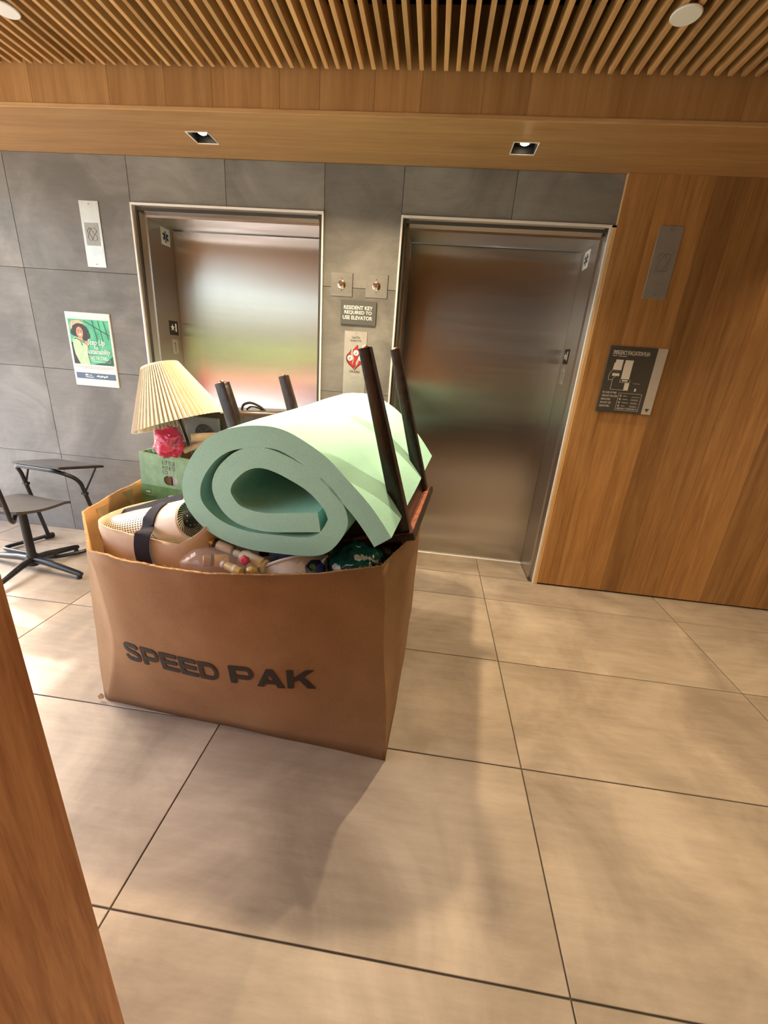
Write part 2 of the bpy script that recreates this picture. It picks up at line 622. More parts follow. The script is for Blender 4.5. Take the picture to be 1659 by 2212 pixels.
def lathe(bm, prof, O, axis, seg=32, cap0=True, cap1=True, hint=(0, 0, 1), uv=False):
    x, y, a = frame_from(axis, hint)
    rings = []
    for (r, h) in prof:
        rings.append([bm.verts.new(V(O) + a * h + (x * math.cos(2 * PI * k / seg) + y * math.sin(2 * PI * k / seg)) * r) for k in range(seg)])
    uvl = bm.loops.layers.uv.new('UV') if uv else None
    for i in range(len(prof) - 1):
        for k in range(seg):
            f = bm.faces.new((rings[i][k], rings[i][(k + 1) % seg], rings[i + 1][(k + 1) % seg], rings[i + 1][k]))
            if uv:
                for l, (uu, vv) in zip(f.loops, ((k, i), (k + 1, i), (k + 1, i + 1), (k, i + 1))):
                    l[uvl].uv = (uu / seg, vv / (len(prof) - 1))
    if cap0:
        bm.faces.new(list(reversed(rings[0])))
    if cap1:
        bm.faces.new(rings[-1])
    return rings


def prism(bm, poly, O, X, Y, N, th):
    """flat polygon (2D list) in plane O,X,Y extruded along N by th"""
    O, X, Y, N = V(O), V(X), V(Y), V(N)
    a = [bm.verts.new(O + X * p[0] + Y * p[1]) for p in poly]
    b_ = [bm.verts.new(O + X * p[0] + Y * p[1] + N * th) for p in poly]
    bm.faces.new(list(reversed(a)))
    bm.faces.new(b_)
    k = len(poly)
    for i in range(k):
        bm.faces.new((a[i], a[(i + 1) % k], b_[(i + 1) % k], b_[i]))


def ellipse(cx, cy, rx, ry, n_=24, a0=0):
    return [(cx + rx * math.cos(a0 + 2 * PI * k / n_), cy + ry * math.sin(a0 + 2 * PI * k / n_)) for k in range(n_)]


def rect(x0, x1, y0, y1):
    return [(x0, y0), (x1, y0), (x1, y1), (x0, y1)]


def text_bm(s, weight=0.0, shear=0.0, spacing=1.0, align='CENTER', line=1.0):
    cu = bpy.data.curves.new('lettering', 'FONT')
    cu.body = s
    cu.offset = weight
    cu.shear = shear
    cu.space_character = spacing
    cu.align_x = align
    cu.space_line = line
    cu.resolution_u = 3
    o = bpy.data.objects.new('lettering', cu)
    COL.objects.link(o)
    dg = bpy.context.evaluated_depsgraph_get()
    me = bpy.data.meshes.new_from_object(o.evaluated_get(dg))
    bm = NB()
    bm.from_mesh(me)
    bpy.data.objects.remove(o)
    bpy.data.curves.remove(cu)
    bpy.data.meshes.remove(me)
    return bm


def text_fit(bm_dst, s, x0, x1, y0, y1, O, X, Y, N, lift=0.0008, **k):
    """lettering stretched into the rectangle x0..x1, y0..y1 of the plane O,X,Y"""
    t = text_bm(s, **k)
    xs = [v.co.x for v in t.verts]
    ys = [v.co.y for v in t.verts]
    ax, bx_, ay, by = min(xs), max(xs), min(ys), max(ys)
    O, X, Y, N = V(O), V(X), V(Y), V(N)
    lay = bm_dst.faces.layers.int.get('line') or bm_dst.faces.layers.int.new('line')
    idx_ = max([f[lay] for f in bm_dst.faces], default=0) + 1
    mp_ = {}
    for v in t.verts:
        u = x0 + (v.co.x - ax) / (bx_ - ax) * (x1 - x0)
        w = y0 + (v.co.y - ay) / (by - ay) * (y1 - y0)
        mp_[v] = bm_dst.verts.new(O + X * u + Y * w + N * lift)
    for f in t.faces:
        try:
            bm_dst.faces.new([mp_[v] for v in f.verts])[lay] = idx_
        except ValueError:
            pass
    t.free()


def copy_tree(o, parent=None):
    c = o.copy()
    COL.objects.link(c)
    c.parent = parent
    for ch in list(o.children):
        copy_tree(ch, c)
    return c


XA, YA, ZA = V((1, 0, 0)), V((0, 1, 0)), V((0, 0, 1))
NF = V((0, -1, 0))

# ------------------------------------------------------------------ setting: floor
ROW0, TROW, TCOL = -0.3017, 0.61, 1.1877
fl = struct('floor', bbox(ROOM_L - 0.1, ROOM_R + 0.1, ROOM_B - 0.1, 0.42, -0.10, -0.004), GROUT, 'beige cement-look floor tiles with thin dark joints')
gap = 0.0022
tile_mesh = None
y_edges = [(-0.3017, 0.0655)] + [(ROW0 - TROW * (i + 1), ROW0 - TROW * i) for i in range(10)]
x_edges = [(TCOL * i, TCOL * (i + 1)) for i in range(-4, 3)]
meshes = {}


def tile_obj(name, parent, sx, sy, sz, mat, loc):
    key = (name, round(sx, 4), round(sy, 4), round(sz, 4))
    if key not in meshes:
        bm = bbox(-sx / 2, sx / 2, -sy / 2, sy / 2, -sz / 2, sz / 2, 0.0012)
        me = bpy.data.meshes.new(name)
        bm.to_mesh(me)
        bm.free()
        me.materials.append(mat)
        meshes[key] = me
    o = bpy.data.objects.new(name, meshes[key])
    COL.objects.link(o)
    o.parent = parent
    o.location = V(loc) - wloc(parent)
    return o


for (ya, yb) in y_edges:
    for (xa, xb) in x_edges:
        xa2, xb2 = max(xa, ROOM_L), min(xb, ROOM_R)
        if xb2 - xa2 < 0.02:
            continue
        y0 = max(ya, ROOM_B)
        y1 = yb
        if yb == 0.0655:
            y1 = 0.012
        if y1 - y0 < 0.02:
            continue
        tile_obj('floor_tile', fl, xb2 - xa2 - 2 * gap, y1 - y0 - 2 * gap, 0.012, FLOOR_TILE, ((xa2 + xb2) / 2, (y0 + y1) / 2, -0.006))

# ------------------------------------------------------------------ setting: elevator wall
J = [-4.1, -3.1362, -2.3630, -1.7725, -1.1966, -0.7564, -0.1556, 0.3997]
ZR = [0.0, 0.597, 1.199, 1.80, 2.402]
ZF = 2.1746
bm = NB()
Y0, Y1 = 0.010, 0.50
box(bm, ROOM_L, J[2] + 0.03, Y0, Y1, 0, 2.75)
box(bm, J[2] + 0.03, J[4] - 0.03, Y0, Y1, ZF - 0.03, 2.75)
box(bm, J[4] - 0.03, J[5] + 0.03, Y0, Y1, 0, 2.75)
box(bm, J[5] + 0.03, J[7] - 0.0, Y0, Y1, ZF - 0.03, 2.75)
box(bm, J[7] - 0.03, ROOM_R, Y0, Y1, 0, 2.75)
wb_ = struct('wall_back', bm, SUBSTRATE, 'grey cement-look tile wall around two elevator doors')
g = 0.0011


def wall_tile(x0, x1, z0, z1):
    tile_obj('wall_tile', wb_, x1 - x0 - 2 * g, 0.012, z1 - z0 - 2 * g, WALL_TILE, ((x0 + x1) / 2, 0.006, (z0 + z1) / 2))


for i in range(4):
    wall_tile(J[0], J[1], ZR[i], ZR[i + 1])
    wall_tile(J[1], J[2], ZR[i], ZR[i + 1])
    wall_tile(J[4], J[5], ZR[i], ZR[i + 1])
for a, b_ in ((2, 3), (3, 4), (5, 6), (6, 7)):
    wall_tile(J[a], J[b_], ZF, ZR[4])

# oak panelled wall to the right of the doors (separate boards above a dark shadow gap)
bm = NB()
box(bm, J[7], ROOM_R, 0.0, 0.012, 0.0, 2.402)
wr = struct('wall_right', bm, SUBSTRATE, 'warm oak veneer boards beside the right elevator')
edges = [0.3997, 0.468, 0.565, 0.700, 0.826, 0.966, 1.085, 1.206, 1.345, 1.49, 1.628, 1.74, 1.854, 1.99, 2.12, 2.25, 2.40, 2.53, 2.66, 2.80, 3.0]
for a, b_ in zip(edges[:-1], edges[1:]):
    o = tile_obj('plank', wr, b_ - a - 0.0004, 0.016, 2.39, OAK_V, ((a + b_) / 2, -0.008, 0.012 + 1.195))
bm = bbox(0.3997 - 0.024, 0.3997 - 0.001, -0.016, 0.06, 0.0, ZF - 0.012, 0.002)  # edge catches the light; that brightness is put into its pale oak
t_ = struct('trim_1', bm, OAK_LIGHT, 'oak edge strip between steel frame and wood wall, its lit side coloured pale')
# pale vertical bead above the door frame
struct('trim_2', bbox(0.3997 - 0.006, 0.3997, -0.016, 0.0, ZF, 2.402, 0.001), OAK_LIGHT, 'thin pale bead at the end of the grey tiles')

# soffit with two square openings for the downlights
LX = [(-3.4295, -3.3195), (-1.829, -1.719), (-0.2285, -0.1185), (1.372, 1.482)]
LY = (-0.2865, -0.1715)
SZ0, SZ1 = 2.402, 2.42
SF = -0.4666
bm = NB()
box(bm, ROOM_L, ROOM_R, SF, LY[0], SZ0, SZ1)
box(bm, ROOM_L, ROOM_R, LY[1], 0.012, SZ0, SZ1)
xs_ = [ROOM_L] + [v for p in LX for v in p] + [ROOM_R]
for i in range(0, len(xs_), 2):
    box(bm, xs_[i], xs_[i + 1], LY[0], LY[1], SZ0, SZ1)
struct('trim_3', bm, OAK_X, 'oak soffit underside above the elevator doors')
fz = struct('trim_4', bbox(ROOM_L, ROOM_R, SF + 0.016, SF + 0.03, SZ0 + 0.018, 2.78), SUBSTRATE, 'oak fascia of the soffit below the ceiling slats')
x = ROOM_L
k = 0
fw = [0.62, 0.46, 0.55, 0.385, 0.27, 0.22, 0.31, 0.18, 0.24, 0.2, 0.26, 0.19, 0.23]
while x < ROOM_R - 0.01:
    x2 = min(x + fw[k % len(fw)], ROOM_R)
    tile_obj('plank', fz, x2 - x - 0.0004, 0.016, 0.346, OAK_F, ((x + x2) / 2, SF + 0.008, 2.419 + 0.173))
    x = x2
    k += 1
struct('trim_5', bbox(ROOM_L, ROOM_R, SF - 0.003, SF + 0.0155, SZ0 + 0.0002, SZ0 + 0.0165, 0.001), OAK_LIGHT_X, 'pale oak nosing along the soffit edge')

# slatted ceiling
bm = NB()
box(bm, ROOM_L - 0.1, ROOM_R + 0.1, ROOM_B - 0.1, 0.5, ROOM_T, ROOM_T + 0.05)
ce = struct('ceiling', bm, DARK, 'oak slats hanging below a black void')
x = -4.075
while x < ROOM_R:
    tile_obj('slat', ce, 0.018, -0.492 - ROOM_B, 0.062, OAK_Y, (x, (-0.492 + ROOM_B) / 2, 2.546 + 0.031))
    x += 0.0501
# carriers above the slats
for y in (-0.9, -2.2, -3.5, -4.8):
    tile_obj('carrier_rail', ce, ROOM_R - ROOM_L, 0.03, 0.02, DARK, ((ROOM_R + ROOM_L) / 2, y, 2.625))

# rest of the room, around and behind the photographer
bm = NB()
box(bm, -2.1, ROOM_R, ROOM_B - 0.1, ROOM_B, 0, ROOM_T)
box(bm, ROOM_L, -2.1, ROOM_B - 0.1, ROOM_B, 2.6, ROOM_T)
struct('wall_front', bm, OAK_X, 'oak wall behind the photographer beside the glazing')
struct('trim_7', bbox(-2.1, ROOM_R, ROOM_B, ROOM_B + 0.03, 1.62, 1.98, 0.004), BROWNGLOSS, 'unseen dark band added to the wall behind the photographer to streak the door reflection')  # added so the steel door reflects a dark streak
struct('trim_8', bbox(-2.1, ROOM_R, ROOM_B, ROOM_B + 0.02, 0.05, 0.36), BROWNGLOSS, 'unseen dark plinth added to the wall behind the photographer to streak the door reflection')  # second dark stripe added for the door reflection
struct('wall_far_right', bbox(ROOM_R, ROOM_R + 0.1, ROOM_B, 0.5, 0, ROOM_T), PLASTER, 'plain wall closing the lobby on the right')
struct('trim_6', bbox(ROOM_L - 0.1, ROOM_L, ROOM_B, 0.5, 2.6, ROOM_T), PLASTER, 'header above the side glazing')


def window(name, verticals, horizontals, label):
    w = struct(name, None, None, label)
    for bm_ in verticals:
        obj('mullion', bm_, BLACKP, w)
    for bm_ in horizontals:
        obj('transom', bm_, BLACKP, w)
    return w


window('window_1', [bbox(ROOM_L - 0.06, ROOM_L, y - 0.03, y + 0.03, 0, 2.6) for y in (-0.03, -1.5, -3.0, -4.5, -5.97)],
       [bbox(ROOM_L - 0.05, ROOM_L - 0.01, ROOM_B, 0.0, z - 0.025, z + 0.025) for z in (0.03, 2.57)], 'dark framed glazing on the left side of the lobby')
window('window_2', [bbox(x - 0.03, x + 0.03, ROOM_B - 0.06, ROOM_B, 0, 2.6) for x in (-4.07, -3.1, -2.13)],
       [bbox(ROOM_L, -2.1, ROOM_B - 0.05, ROOM_B - 0.01, z - 0.025, z + 0.025) for z in (0.03, 2.57)], 'dark framed glazing behind the photographer')

# wood-clad wall end close to the camera on the left
ex, ey = -0.907, -2.395
bm = bbox(ex - 0.85, ex - 0.012, ey - 0.50, ey - 0.012, 0, 2.53)  # hidden wing added to hold daylight off the carton front
box(bm, ex - 0.36, ex - 0.012, ROOM_B, ey - 0.50, 0, 2.53)  # hidden run added to darken the foreground floor
pl = struct('wall_left', bm, SUBSTRATE, 'oak clad wall end in the left foreground, unseen wing and run added to block daylight')
obj('plank', bbox(ex - 0.012, ex, ey - 0.80, ey, 0, 2.53, 0.001), OAK_NEAR, pl)
for k in range(3):
    obj('plank', bbox(ex - 0.012, ex, ey - 1.75 - 0.93 * k, ey - 0.8005 - 0.93 * k, 0, 2.53, 0.001), OAK_NEAR, pl)
    obj('plank', bbox(ex - 0.372, ex - 0.36, ey - 1.45 - 0.95 * k, ey - 0.501 - 0.95 * k, 0, 2.53, 0.001), OAK_NEAR, pl)
obj('plank', bbox(ex - 0.85, ex - 0.0125, ey - 0.012, ey, 0, 2.53, 0.001), OAK_NEAR, pl)
obj('plank', bbox(ex - 0.862, ex - 0.85, ey - 0.50, ey, 0, 2.53, 0.001), OAK_NEAR, pl)

# outside, seen only as blurred reflections in the steel doors
struct('floor_lawn', bbox(-30, 14, -30, -11.5, -0.25, -0.15), GRASS, 'green lawn outside the lobby glazing')
struct('floor_pavement', bbox(-14, 14, -11.5, ROOM_B - 0.11, -0.25, -0.08), PAVE, 'pale pavement outside the lobby glazing')
struct('floor_side_pavement', bbox(-12, ROOM_L - 0.11, ROOM_B - 0.1, 6, -0.25, -0.08), PAVE, 'pale pavement outside the side windows')
bm = NB()
bmesh.ops.create_icosphere(bm, subdivisions=4, radius=1)
for v in bm.verts:
    c = v.co
    d_ = 1 + 0.12 * noise.noise(c * 4)
    v.co = V((c.x * 4.5 * d_ - 4.5, c.y * 0.7 * d_ - 13.5, max(-0.149, c.z * 1.35 * d_ + 0.45)))
single('hedge', bm, HEDGE, 'green hedge reflected softly in the left elevator door', 'hedge', smooth='all')

# parked red car outside (a red streak in the left door)
car = thing('red_car', 'red parked car seen as a red streak in the left elevator door', 'car', (-5.6, -10.2, -0.08))
bm = NB()
prism(bm, [(-2.1, 0.22), (2.1, 0.22), (2.12, 0.62), (1.5, 0.82), (0.9, 0.86), (-1.3, 0.88), (-2.08, 0.72)], (-5.6, -9.4, -0.08), XA, ZA, V((0, -1, 0)), 1.65)
bmesh.ops.bevel(bm, geom=list(bm.edges), offset=0.06, segments=2, affect='EDGES', profile=0.5)
obj('body', bm, REDCAR, car, smooth=True)
bm = NB()
prism(bm, [(-1.3, 0.88), (0.95, 0.86), (0.45, 1.32), (-0.85, 1.34)], (-5.6, -9.5, -0.08), XA, ZA, V((0, -1, 0)), 1.45)
obj('cabin', bm, BROWNGLOSS, car)
for wx in (-1.3, 1.3):
    for wy in (-9.42, -10.88):
        bm = NB()
        lathe(bm, [(0.31, 0), (0.32, 0.03), (0.32, 0.15), (0.31, 0.18)], (-5.6 + wx, wy, 0.24), (0, -1, 0), 24)
        obj('wheel', bm, BLACKP, car, smooth=True)

# ------------------------------------------------------------------ elevator doors


def elevator(idx, xo0, xo1, xi0, xi1, label, side_light):
    """xo: outer lip, xi: clear opening"""
    d_ = struct('door_%d' % idx, None, None, label)
    zl = ZF
    zi = 2.118
    lip = 0.011
    yl = -0.012
    # proud lip round the opening
    obj('frame_lip', bbox(xo0, xo0 + lip, yl, 0.05, 0, zl, 0.001), ALU, d_)
    obj('frame_lip', bbox(xo1 - lip, xo1, yl, 0.05, 0, zl, 0.001), ALU, d_)
    obj('frame_lip', bbox(xo0 + lip, xo1 - lip, yl, 0.05, zl - lip, zl, 0.001), ALU, d_)
    # splayed reveal and narrow face
    for (a, c) in ((xo0 + lip, xi0), (xo1 - lip, xi1)):
        s = 1 if c > a else -1
        bm = NB()
        prism(bm, [(a, 0.0), (c - s * 0.012, 0.05), (c, 0.05), (c, 0.06), (a, 0.06)], (0, 0, 0), XA, YA, ZA, zl - lip)
        obj('jamb_face', bm, STEEL_J, d_)
        obj('jamb_return', bbox(min(c, c - s * 0.03), max(c, c - s * 0.03), 0.06, 0.33, 0, zi + 0.03), STEEL_J, d_)
    bm = NB()
    prism(bm, [(0.0, zl - lip), (0.05, zi + 0.012), (0.05, zi), (0.06, zi), (0.06, zl - lip)], (xi0, 0, 0), YA, ZA, XA, xi1 - xi0)
    obj('header_face', bm, STEEL_J, d_)
    obj('header_return', bbox(xi0, xi1, 0.06, 0.33, zi, zi + 0.03), STEEL_J, d_)
    obj('door_panel', bbox(xi0, xi1, 0.312, 0.335, 0.004, zi - 0.004, 0.002), STEEL, d_)
    obj('sill', bbox(xi0, xi1, 0.296, 0.312, -0.004, 0.003, 0.001), ALU, d_)
    # tiled floor of the recess
    obj('recess_floor_tile', bbox(xi0 + 0.002, -1.19 if idx == 1 else -0.002, 0.016, 0.294, -0.012, 0.0, 0.001), FLOOR_TILE, d_)
    if idx == 2:
        obj('recess_floor_tile', bbox(0.002, xi1 - 0.002, 0.016, 0.294, -0.012, 0.0, 0.001), FLOOR_TILE, d_)
    return d_


elevator(1, J[2] + 0.001, J[4], -2.303, -1.236, 'left brushed steel elevator door with bright reflections', 1)
elevator(2, J[5], J[7] - 0.025, -0.712, 0.345, 'right brushed steel elevator door with dark brown reflections', 0)


def jamb_plate(xp, s, label_star, label_one, label_braille):
    """plates on the door jamb; s=+1 faces +X (left jamb), -1 faces -X"""
    N = V((s, 0, 0))
    X = V((0, s, 0))
    yc = 0.225
    t = thing('star_plate', label_star, 'sign', (xp, yc, 2.01))
    O = V((xp, yc, 2.058))
    bm = NB()
    prism(bm, rect(-0.046, 0.046, -0.048, 0.048), O, X, ZA, N, 0.002)
    obj('plate', bm, WHITE, t)
    bm = NB()
    for k in range(3):
        a = k * PI / 3 + PI / 2
        dx, dy = math.cos(a), math.sin(a)
        w = 0.008
        L_ = 0.032
        prism(bm, [(dx * L_ - dy * w, dy * L_ + dx * w), (-dx * L_ - dy * w, -dy * L_ + dx * w), (-dx * L_ + dy * w, -dy * L_ - dx * w), (dx * L_ + dy * w, dy * L_ - dx * w)], O + N * (0.002 + 0.0002 * k), X, ZA, N, 0.0006)
    obj('star_of_life', bm, NAVY_INK, t)
    bm = NB()
    prism(bm, rect(-0.0012, 0.0012, -0.03, 0.03), O + N * 0.0028, X, ZA, N, 0.0006)
    obj('staff', bm, WHITE, t)
    t = thing('floor_number_plate', label_one, 'sign', (xp, yc, 1.472))
    O = V((xp, yc, 1.516))
    bm = NB()
    prism(bm, rect(-0.05, 0.05, -0.045, 0.045), O, X, ZA, N, 0.002)
    obj('plate', bm, BLACK, t)
    bm = NB()
    star = []
    for k in range(10):
        r_ = 0.024 if k % 2 == 0 else 0.010
        a = PI / 2 + k * PI / 5
        star.append((-0.016 + r_ * math.cos(a), 0.002 + r_ * math.sin(a)))
    prism(bm, star, O + N * 0.002, X, ZA, N, 0.001)
    obj('star', bm, WHITE, t)
    bm = NB()
    text_fit(bm, '1', 0.014, 0.030, -0.022, 0.030, O, X, ZA, N, 0.003, weight=0.01)
    obj('lettering', bm, WHITE, t)
    t = thing('braille_plate', label_braille, 'sign', (xp, yc, 1.35))
    O = V((xp, yc, 1.395))
    bm = NB()
    prism(bm, rect(-0.032, 0.032, -0.048, 0.048), O, X, ZA, N, 0.0015)
    obj('plate', bm, PLATE, t)
    bm = NB()
    prism(bm, rect(-0.003, 0.003, -0.03, 0.03), O + N * 0.0015, X, ZA, N, 0.0008)
    prism(bm, [(-0.003, 0.03), (-0.003, 0.02), (-0.012, 0.016), (-0.012, 0.021)], O + N * 0.0015, X, ZA, N, 0.0008)
    obj('numeral', bm, GLYPH, t)


jamb_plate(-2.303, 1, 'white plate with dark six-pointed star on left elevator jamb', 'black plate with white star and 1 on left elevator jamb', 'small grey engraved plate below the star-and-1 plate, left elevator')
jamb_plate(0.345, -1, 'white plate with dark six-pointed star on right elevator jamb', 'black plate with white star and 1 on right elevator jamb', 'small grey engraved plate below the star-and-1 plate, right elevator')
# slim bracket on the left jamb of the right elevator
single('jamb_sensor', bbox(-0.712, -0.706, 0.20, 0.26, 2.01, 2.10, 0.002), PLATE, 'slim plate edge on the left jamb of the right elevator', 'plate')

# ------------------------------------------------------------------ soffit downlights and ceiling discs
for i, (xa, xb) in enumerate(LX):
    t = thing('downlight', ['square recessed downlight near the left end of the soffit', 'square recessed downlight above the left elevator', 'square recessed downlight above the right elevator', 'square recessed downlight above the wood wall'][i], 'light', ((xa + xb) / 2, sum(LY) / 2, SZ0), 'soffit downlights')
    bm = NB()
    h = 2.49
    box(bm, xa + .001, xb - .001, LY[0] + .001, LY[0] + 0.004, SZ0 + 0.002, h)
    box(bm, xa + .001, xb - .001, LY[1] - 0.004, LY[1] - .001, SZ0 + 0.002, h)
    box(bm, xa + .001, xa + 0.004, LY[0] + 0.004, LY[1] - 0.004, SZ0 + 0.002, h)
    box(bm, xb - 0.004, xb - .001, LY[0] + 0.004, LY[1] - 0.004, SZ0 + 0.002, h)
    box(bm, xa + .001, xb - .001, LY[0] + .001, LY[1] - .001, h, h + 0.004)
    obj('housing', bm, BLACKP, t)
    bm = NB()
    w = 0.0045
    box(bm, xa - w, xb + w, LY[0] - w, LY[0], SZ0 - 0.002, SZ0 + 0.0)
    box(bm, xa - w, xb + w, LY[1], LY[1] + w, SZ0 - 0.002, SZ0 + 0.0)
    box(bm, xa - w, xa, LY[0], LY[1], SZ0 - 0.002, SZ0 + 0.0)
    box(bm, xb, xb + w, LY[0], LY[1], SZ0 - 0.002, SZ0 + 0.0)
    obj('trim_ring', bm, DISC, t)
    bm = NB()
    lathe(bm, [(0.022, 0), (0.020, -0.004), (0.012, -0.008), (0.0, -0.010)], ((xa + xb) / 2, sum(LY) / 2, 2.424), (0, 0, 1), 24, True, False)
    obj('lens', bm, LENS, t, smooth=True)
    bm = NB()
    lathe(bm, [(0.036, 0), (0.036, 0.04)], ((xa + xb) / 2, sum(LY) / 2, 2.425), (0, 0, 1), 20)
    obj('lamp_body', bm, BLACKP, t)
    sl = bpy.data.lights.new('downlight_lamp', 'SPOT')
    sl.energy = (70, 130, 130, 50)[i]
    sl.color = (1.0, 0.74, 0.46)
    sl.spot_size = math.radians(128)
    sl.spot_blend = 0.9
    sl.shadow_soft_size = 0.018
    s_ = bpy.data.objects.new('downlight_lamp', sl)
    COL.objects.link(s_)
    s_.parent = t
    s_.location = (0, 0, 0.004)
    s_.rotation_euler = (math.radians(-30), 0, 0)

for i, (x, y) in enumerate(((-2.225, -0.803), (0.208, -0.800))):
    bm = NB()
    lathe(bm, [(0.020, 0.05), (0.020, 0.004), (0.046, 0.004), (0.047, 0.001), (0.044, -0.002)], (x, y, 2.5405), (0, 0, 1), 32)
    single('ceiling_disc', bm, DISC, ['round white disc under the ceiling slats, upper left corner', 'round white disc under the ceiling slats, right of the middle'][i], 'ceiling disc', (x, y, 2.546), True, 'white ceiling discs')

# ------------------------------------------------------------------ wall plates and signs


def screw(parent, x, y, z, r=0.004):
    bm = NB()
    lathe(bm, [(r, 0), (r * 0.8, 0.0015)], (x, y, z), NF, 12)
    obj('screw', bm, SCREW, parent)


def hall_lantern(x0, x1, z0, z1, yw, label, lines, mat, rounded):
    t = thing('hall_lantern', label, 'indicator', ((x0 + x1) / 2, yw, z0), 'elevator hall lantern plates')
    obj('plate', bbox(x0, x1, yw - 0.004, yw, z0, z1, 0.0008), mat, t)
    xc = (x0 + x1) / 2
    zc = z0 + (z1 - z0) * 0.505
    obj('window_panel', bbox(xc - 0.045, xc + 0.045, yw - 0.0048, yw - 0.0038, zc - 0.060, zc + 0.060), PLATE_D, t)
    bm = NB()
    for ln_ in lines:
        tube(bm, [(xc + px, yw - 0.0052, zc + pz) for px, pz in ln_], 0.0013, 5)
    obj('etched_symbol', bm, GLYPH, t)
    screw(t, xc, yw - 0.004, z1 - 0.016)
    screw(t, xc, yw - 0.004, z0 + 0.016)


hexl = [[(-0.031, 0.018), (-0.017, 0.033), (-0.006, 0.033), (0.004, 0.014), (0.013, -0.002), (0.004, -0.017), (-0.006, -0.028)],
        [(-0.031, 0.018), (-0.026, 0.006), (-0.010, 0.0)],
        [(0.006, 0.033), (0.019, 0.033), (0.031, 0.018), (0.018, 0.0), (0.031, -0.018), (0.022, -0.032)],
        [(-0.006, 0.033), (-0.016, 0.010), (-0.031, -0.016), (-0.018, -0.034), (-0.006, -0.034)],
        [(-0.014, -0.004), (0.002, -0.030), (0.016, -0.034)]]
hall_lantern(-2.691, -2.567, 1.826, 2.174, 0.0, 'slim steel plate with etched symbol on the grey tile wall', hexl, PLATE, False)


def stadium(L_, r_, ang, n_=8):
    pts = []
    for s in (1, -1):
        for k in range(n_ + 1):
            a = -PI / 2 + PI * k / n_ if s == 1 else PI / 2 + PI * k / n_
            pts.append((s * (L_ - r_) + r_ * math.cos(a), r_ * math.sin(a)))
    pts.append(pts[0])
    return [(p[0] * math.cos(ang) - p[1] * math.sin(ang), p[0] * math.sin(ang) + p[1] * math.cos(ang)) for p in pts]


hall_lantern(0.612, 0.734, 1.836, 2.179, -0.016, 'slim steel plate with etched symbol on the wood wall', [stadium(0.046, 0.019, math.radians(62)), stadium(0.046, 0.019, math.radians(118))], PLATE_D, True)

# poster
px0, px1, pz0, pz1 = -2.904, -2.5945, 1.105, 1.562
t = thing('poster', 'white framed green poster reading Step Up for Sustainability', 'poster', ((px0 + px1) / 2, 0, pz0))
obj('board', bbox(px0, px1, -0.008, 0.0, pz0, pz1, 0.0008), WHITE, t)
O = V((px0, -0.008, pz0))
W_, H_ = px1 - px0, pz1 - pz0
ix0, ix1, iz0, iz1 = 0.014, W_ - 0.012, 0.139, 0.416


def flat(name, polys, mat, lift, parent=t, O=O):
    if name in ('small_print', 'legend', 'footer_logo', 'printed_flourish', 'flame_icons', 'plan_outline', 'legend_frame', 'printed_eyes'):
        bm = NB()
        for p in polys:
            prism(bm, p, O + NF * lift, XA, ZA, NF, 0.0004)
        o_ = obj(name, bm, mat, parent)
        o_['kind'] = 'stuff'
        return o_
    for i_, p in enumerate(polys):
        bm = NB()
        prism(bm, p, O + NF * (lift + 0.00004 * i_), XA, ZA, NF, 0.0004)
        o_ = obj(name, bm, mat, parent)
    return o_


flat('picture', [rect(ix0, ix1, iz0, iz1)], POSTG, 0.0002)


def bar(x0, y0, x1, y1, w):
    dx, dy = x1 - x0, y1 - y0
    L_ = math.hypot(dx, dy)
    nx, ny = -dy / L_ * w / 2, dx / L_ * w / 2
    return [(x0 + nx, y0 + ny), (x1 + nx, y1 + ny), (x1 - nx, y1 - ny), (x0 - nx, y0 - ny)]


flat('printed_lines', [bar(0.125, 0.408, ix1 - 0.004, 0.325, 0.006), bar(0.185, 0.412, 0.205, 0.29, 0.006), bar(0.225, 0.412, 0.245, 0.29, 0.005), bar(0.262, 0.410, 0.285, 0.30, 0.005)], POSTDG, 0.0007)
flat('printed_shade', [[(0.15, iz0), (ix1, iz0), (ix1, 0.20), (0.25, 0.165)]], POSTDG, 0.0007)
random.seed(3)


def blob(cx, cy, rx, ry, n_=40, j=0.08):
    return [(cx + rx * (1 + random.uniform(-j, j)) * math.cos(2 * PI * k / n_), cy + ry * (1 + random.uniform(-j, j)) * math.sin(2 * PI * k / n_)) for k in range(n_)]


flat('printed_hair_highlight', [blob(0.078, 0.372, 0.055, 0.038)], HAIRL, 0.0012)
flat('printed_hair', [blob(0.090, 0.345, 0.058, 0.045), blob(0.055, 0.335, 0.032, 0.024), blob(0.125, 0.325, 0.03, 0.04)], HAIR, 0.0017)
flat('printed_face', [ellipse(0.087, 0.335, 0.024, 0.035), [(0.075, 0.312), (0.102, 0.308), (0.10, 0.285), (0.09, 0.28)], ellipse(0.125, 0.268, 0.014, 0.018)], SKIN, 0.0022)
flat('printed_smile', [ellipse(0.090, 0.322, 0.011, 0.005, 12)], WHITE, 0.0027)
flat('printed_eyes', [ellipse(0.078, 0.346, 0.005, 0.002, 10), ellipse(0.098, 0.344, 0.005, 0.002, 10)], HAIR, 0.0027)
flat('printed_backpack', [[(0.016, 0.275), (0.030, 0.27), (0.050, 0.16), (0.062, iz0), (0.016, iz0)]], HAIR, 0.0012)
flat('printed_hoodie', [[(0.030, 0.29), (0.048, 0.307), (0.075, 0.303), (0.098, 0.275), (0.130, 0.255), (0.122, 0.21), (0.130, iz0), (0.060, iz0), (0.048, 0.165), (0.034, 0.20), (0.028, 0.25)]], HOOD, 0.0024)
flat('printed_strap', [bar(0.042, 0.292, 0.055, 0.300, 0.005), bar(0.055, 0.30, 0.085, 0.285, 0.005), bar(0.085, 0.285, 0.094, 0.255, 0.005)], HAIR, 0.0029)
bm = NB()
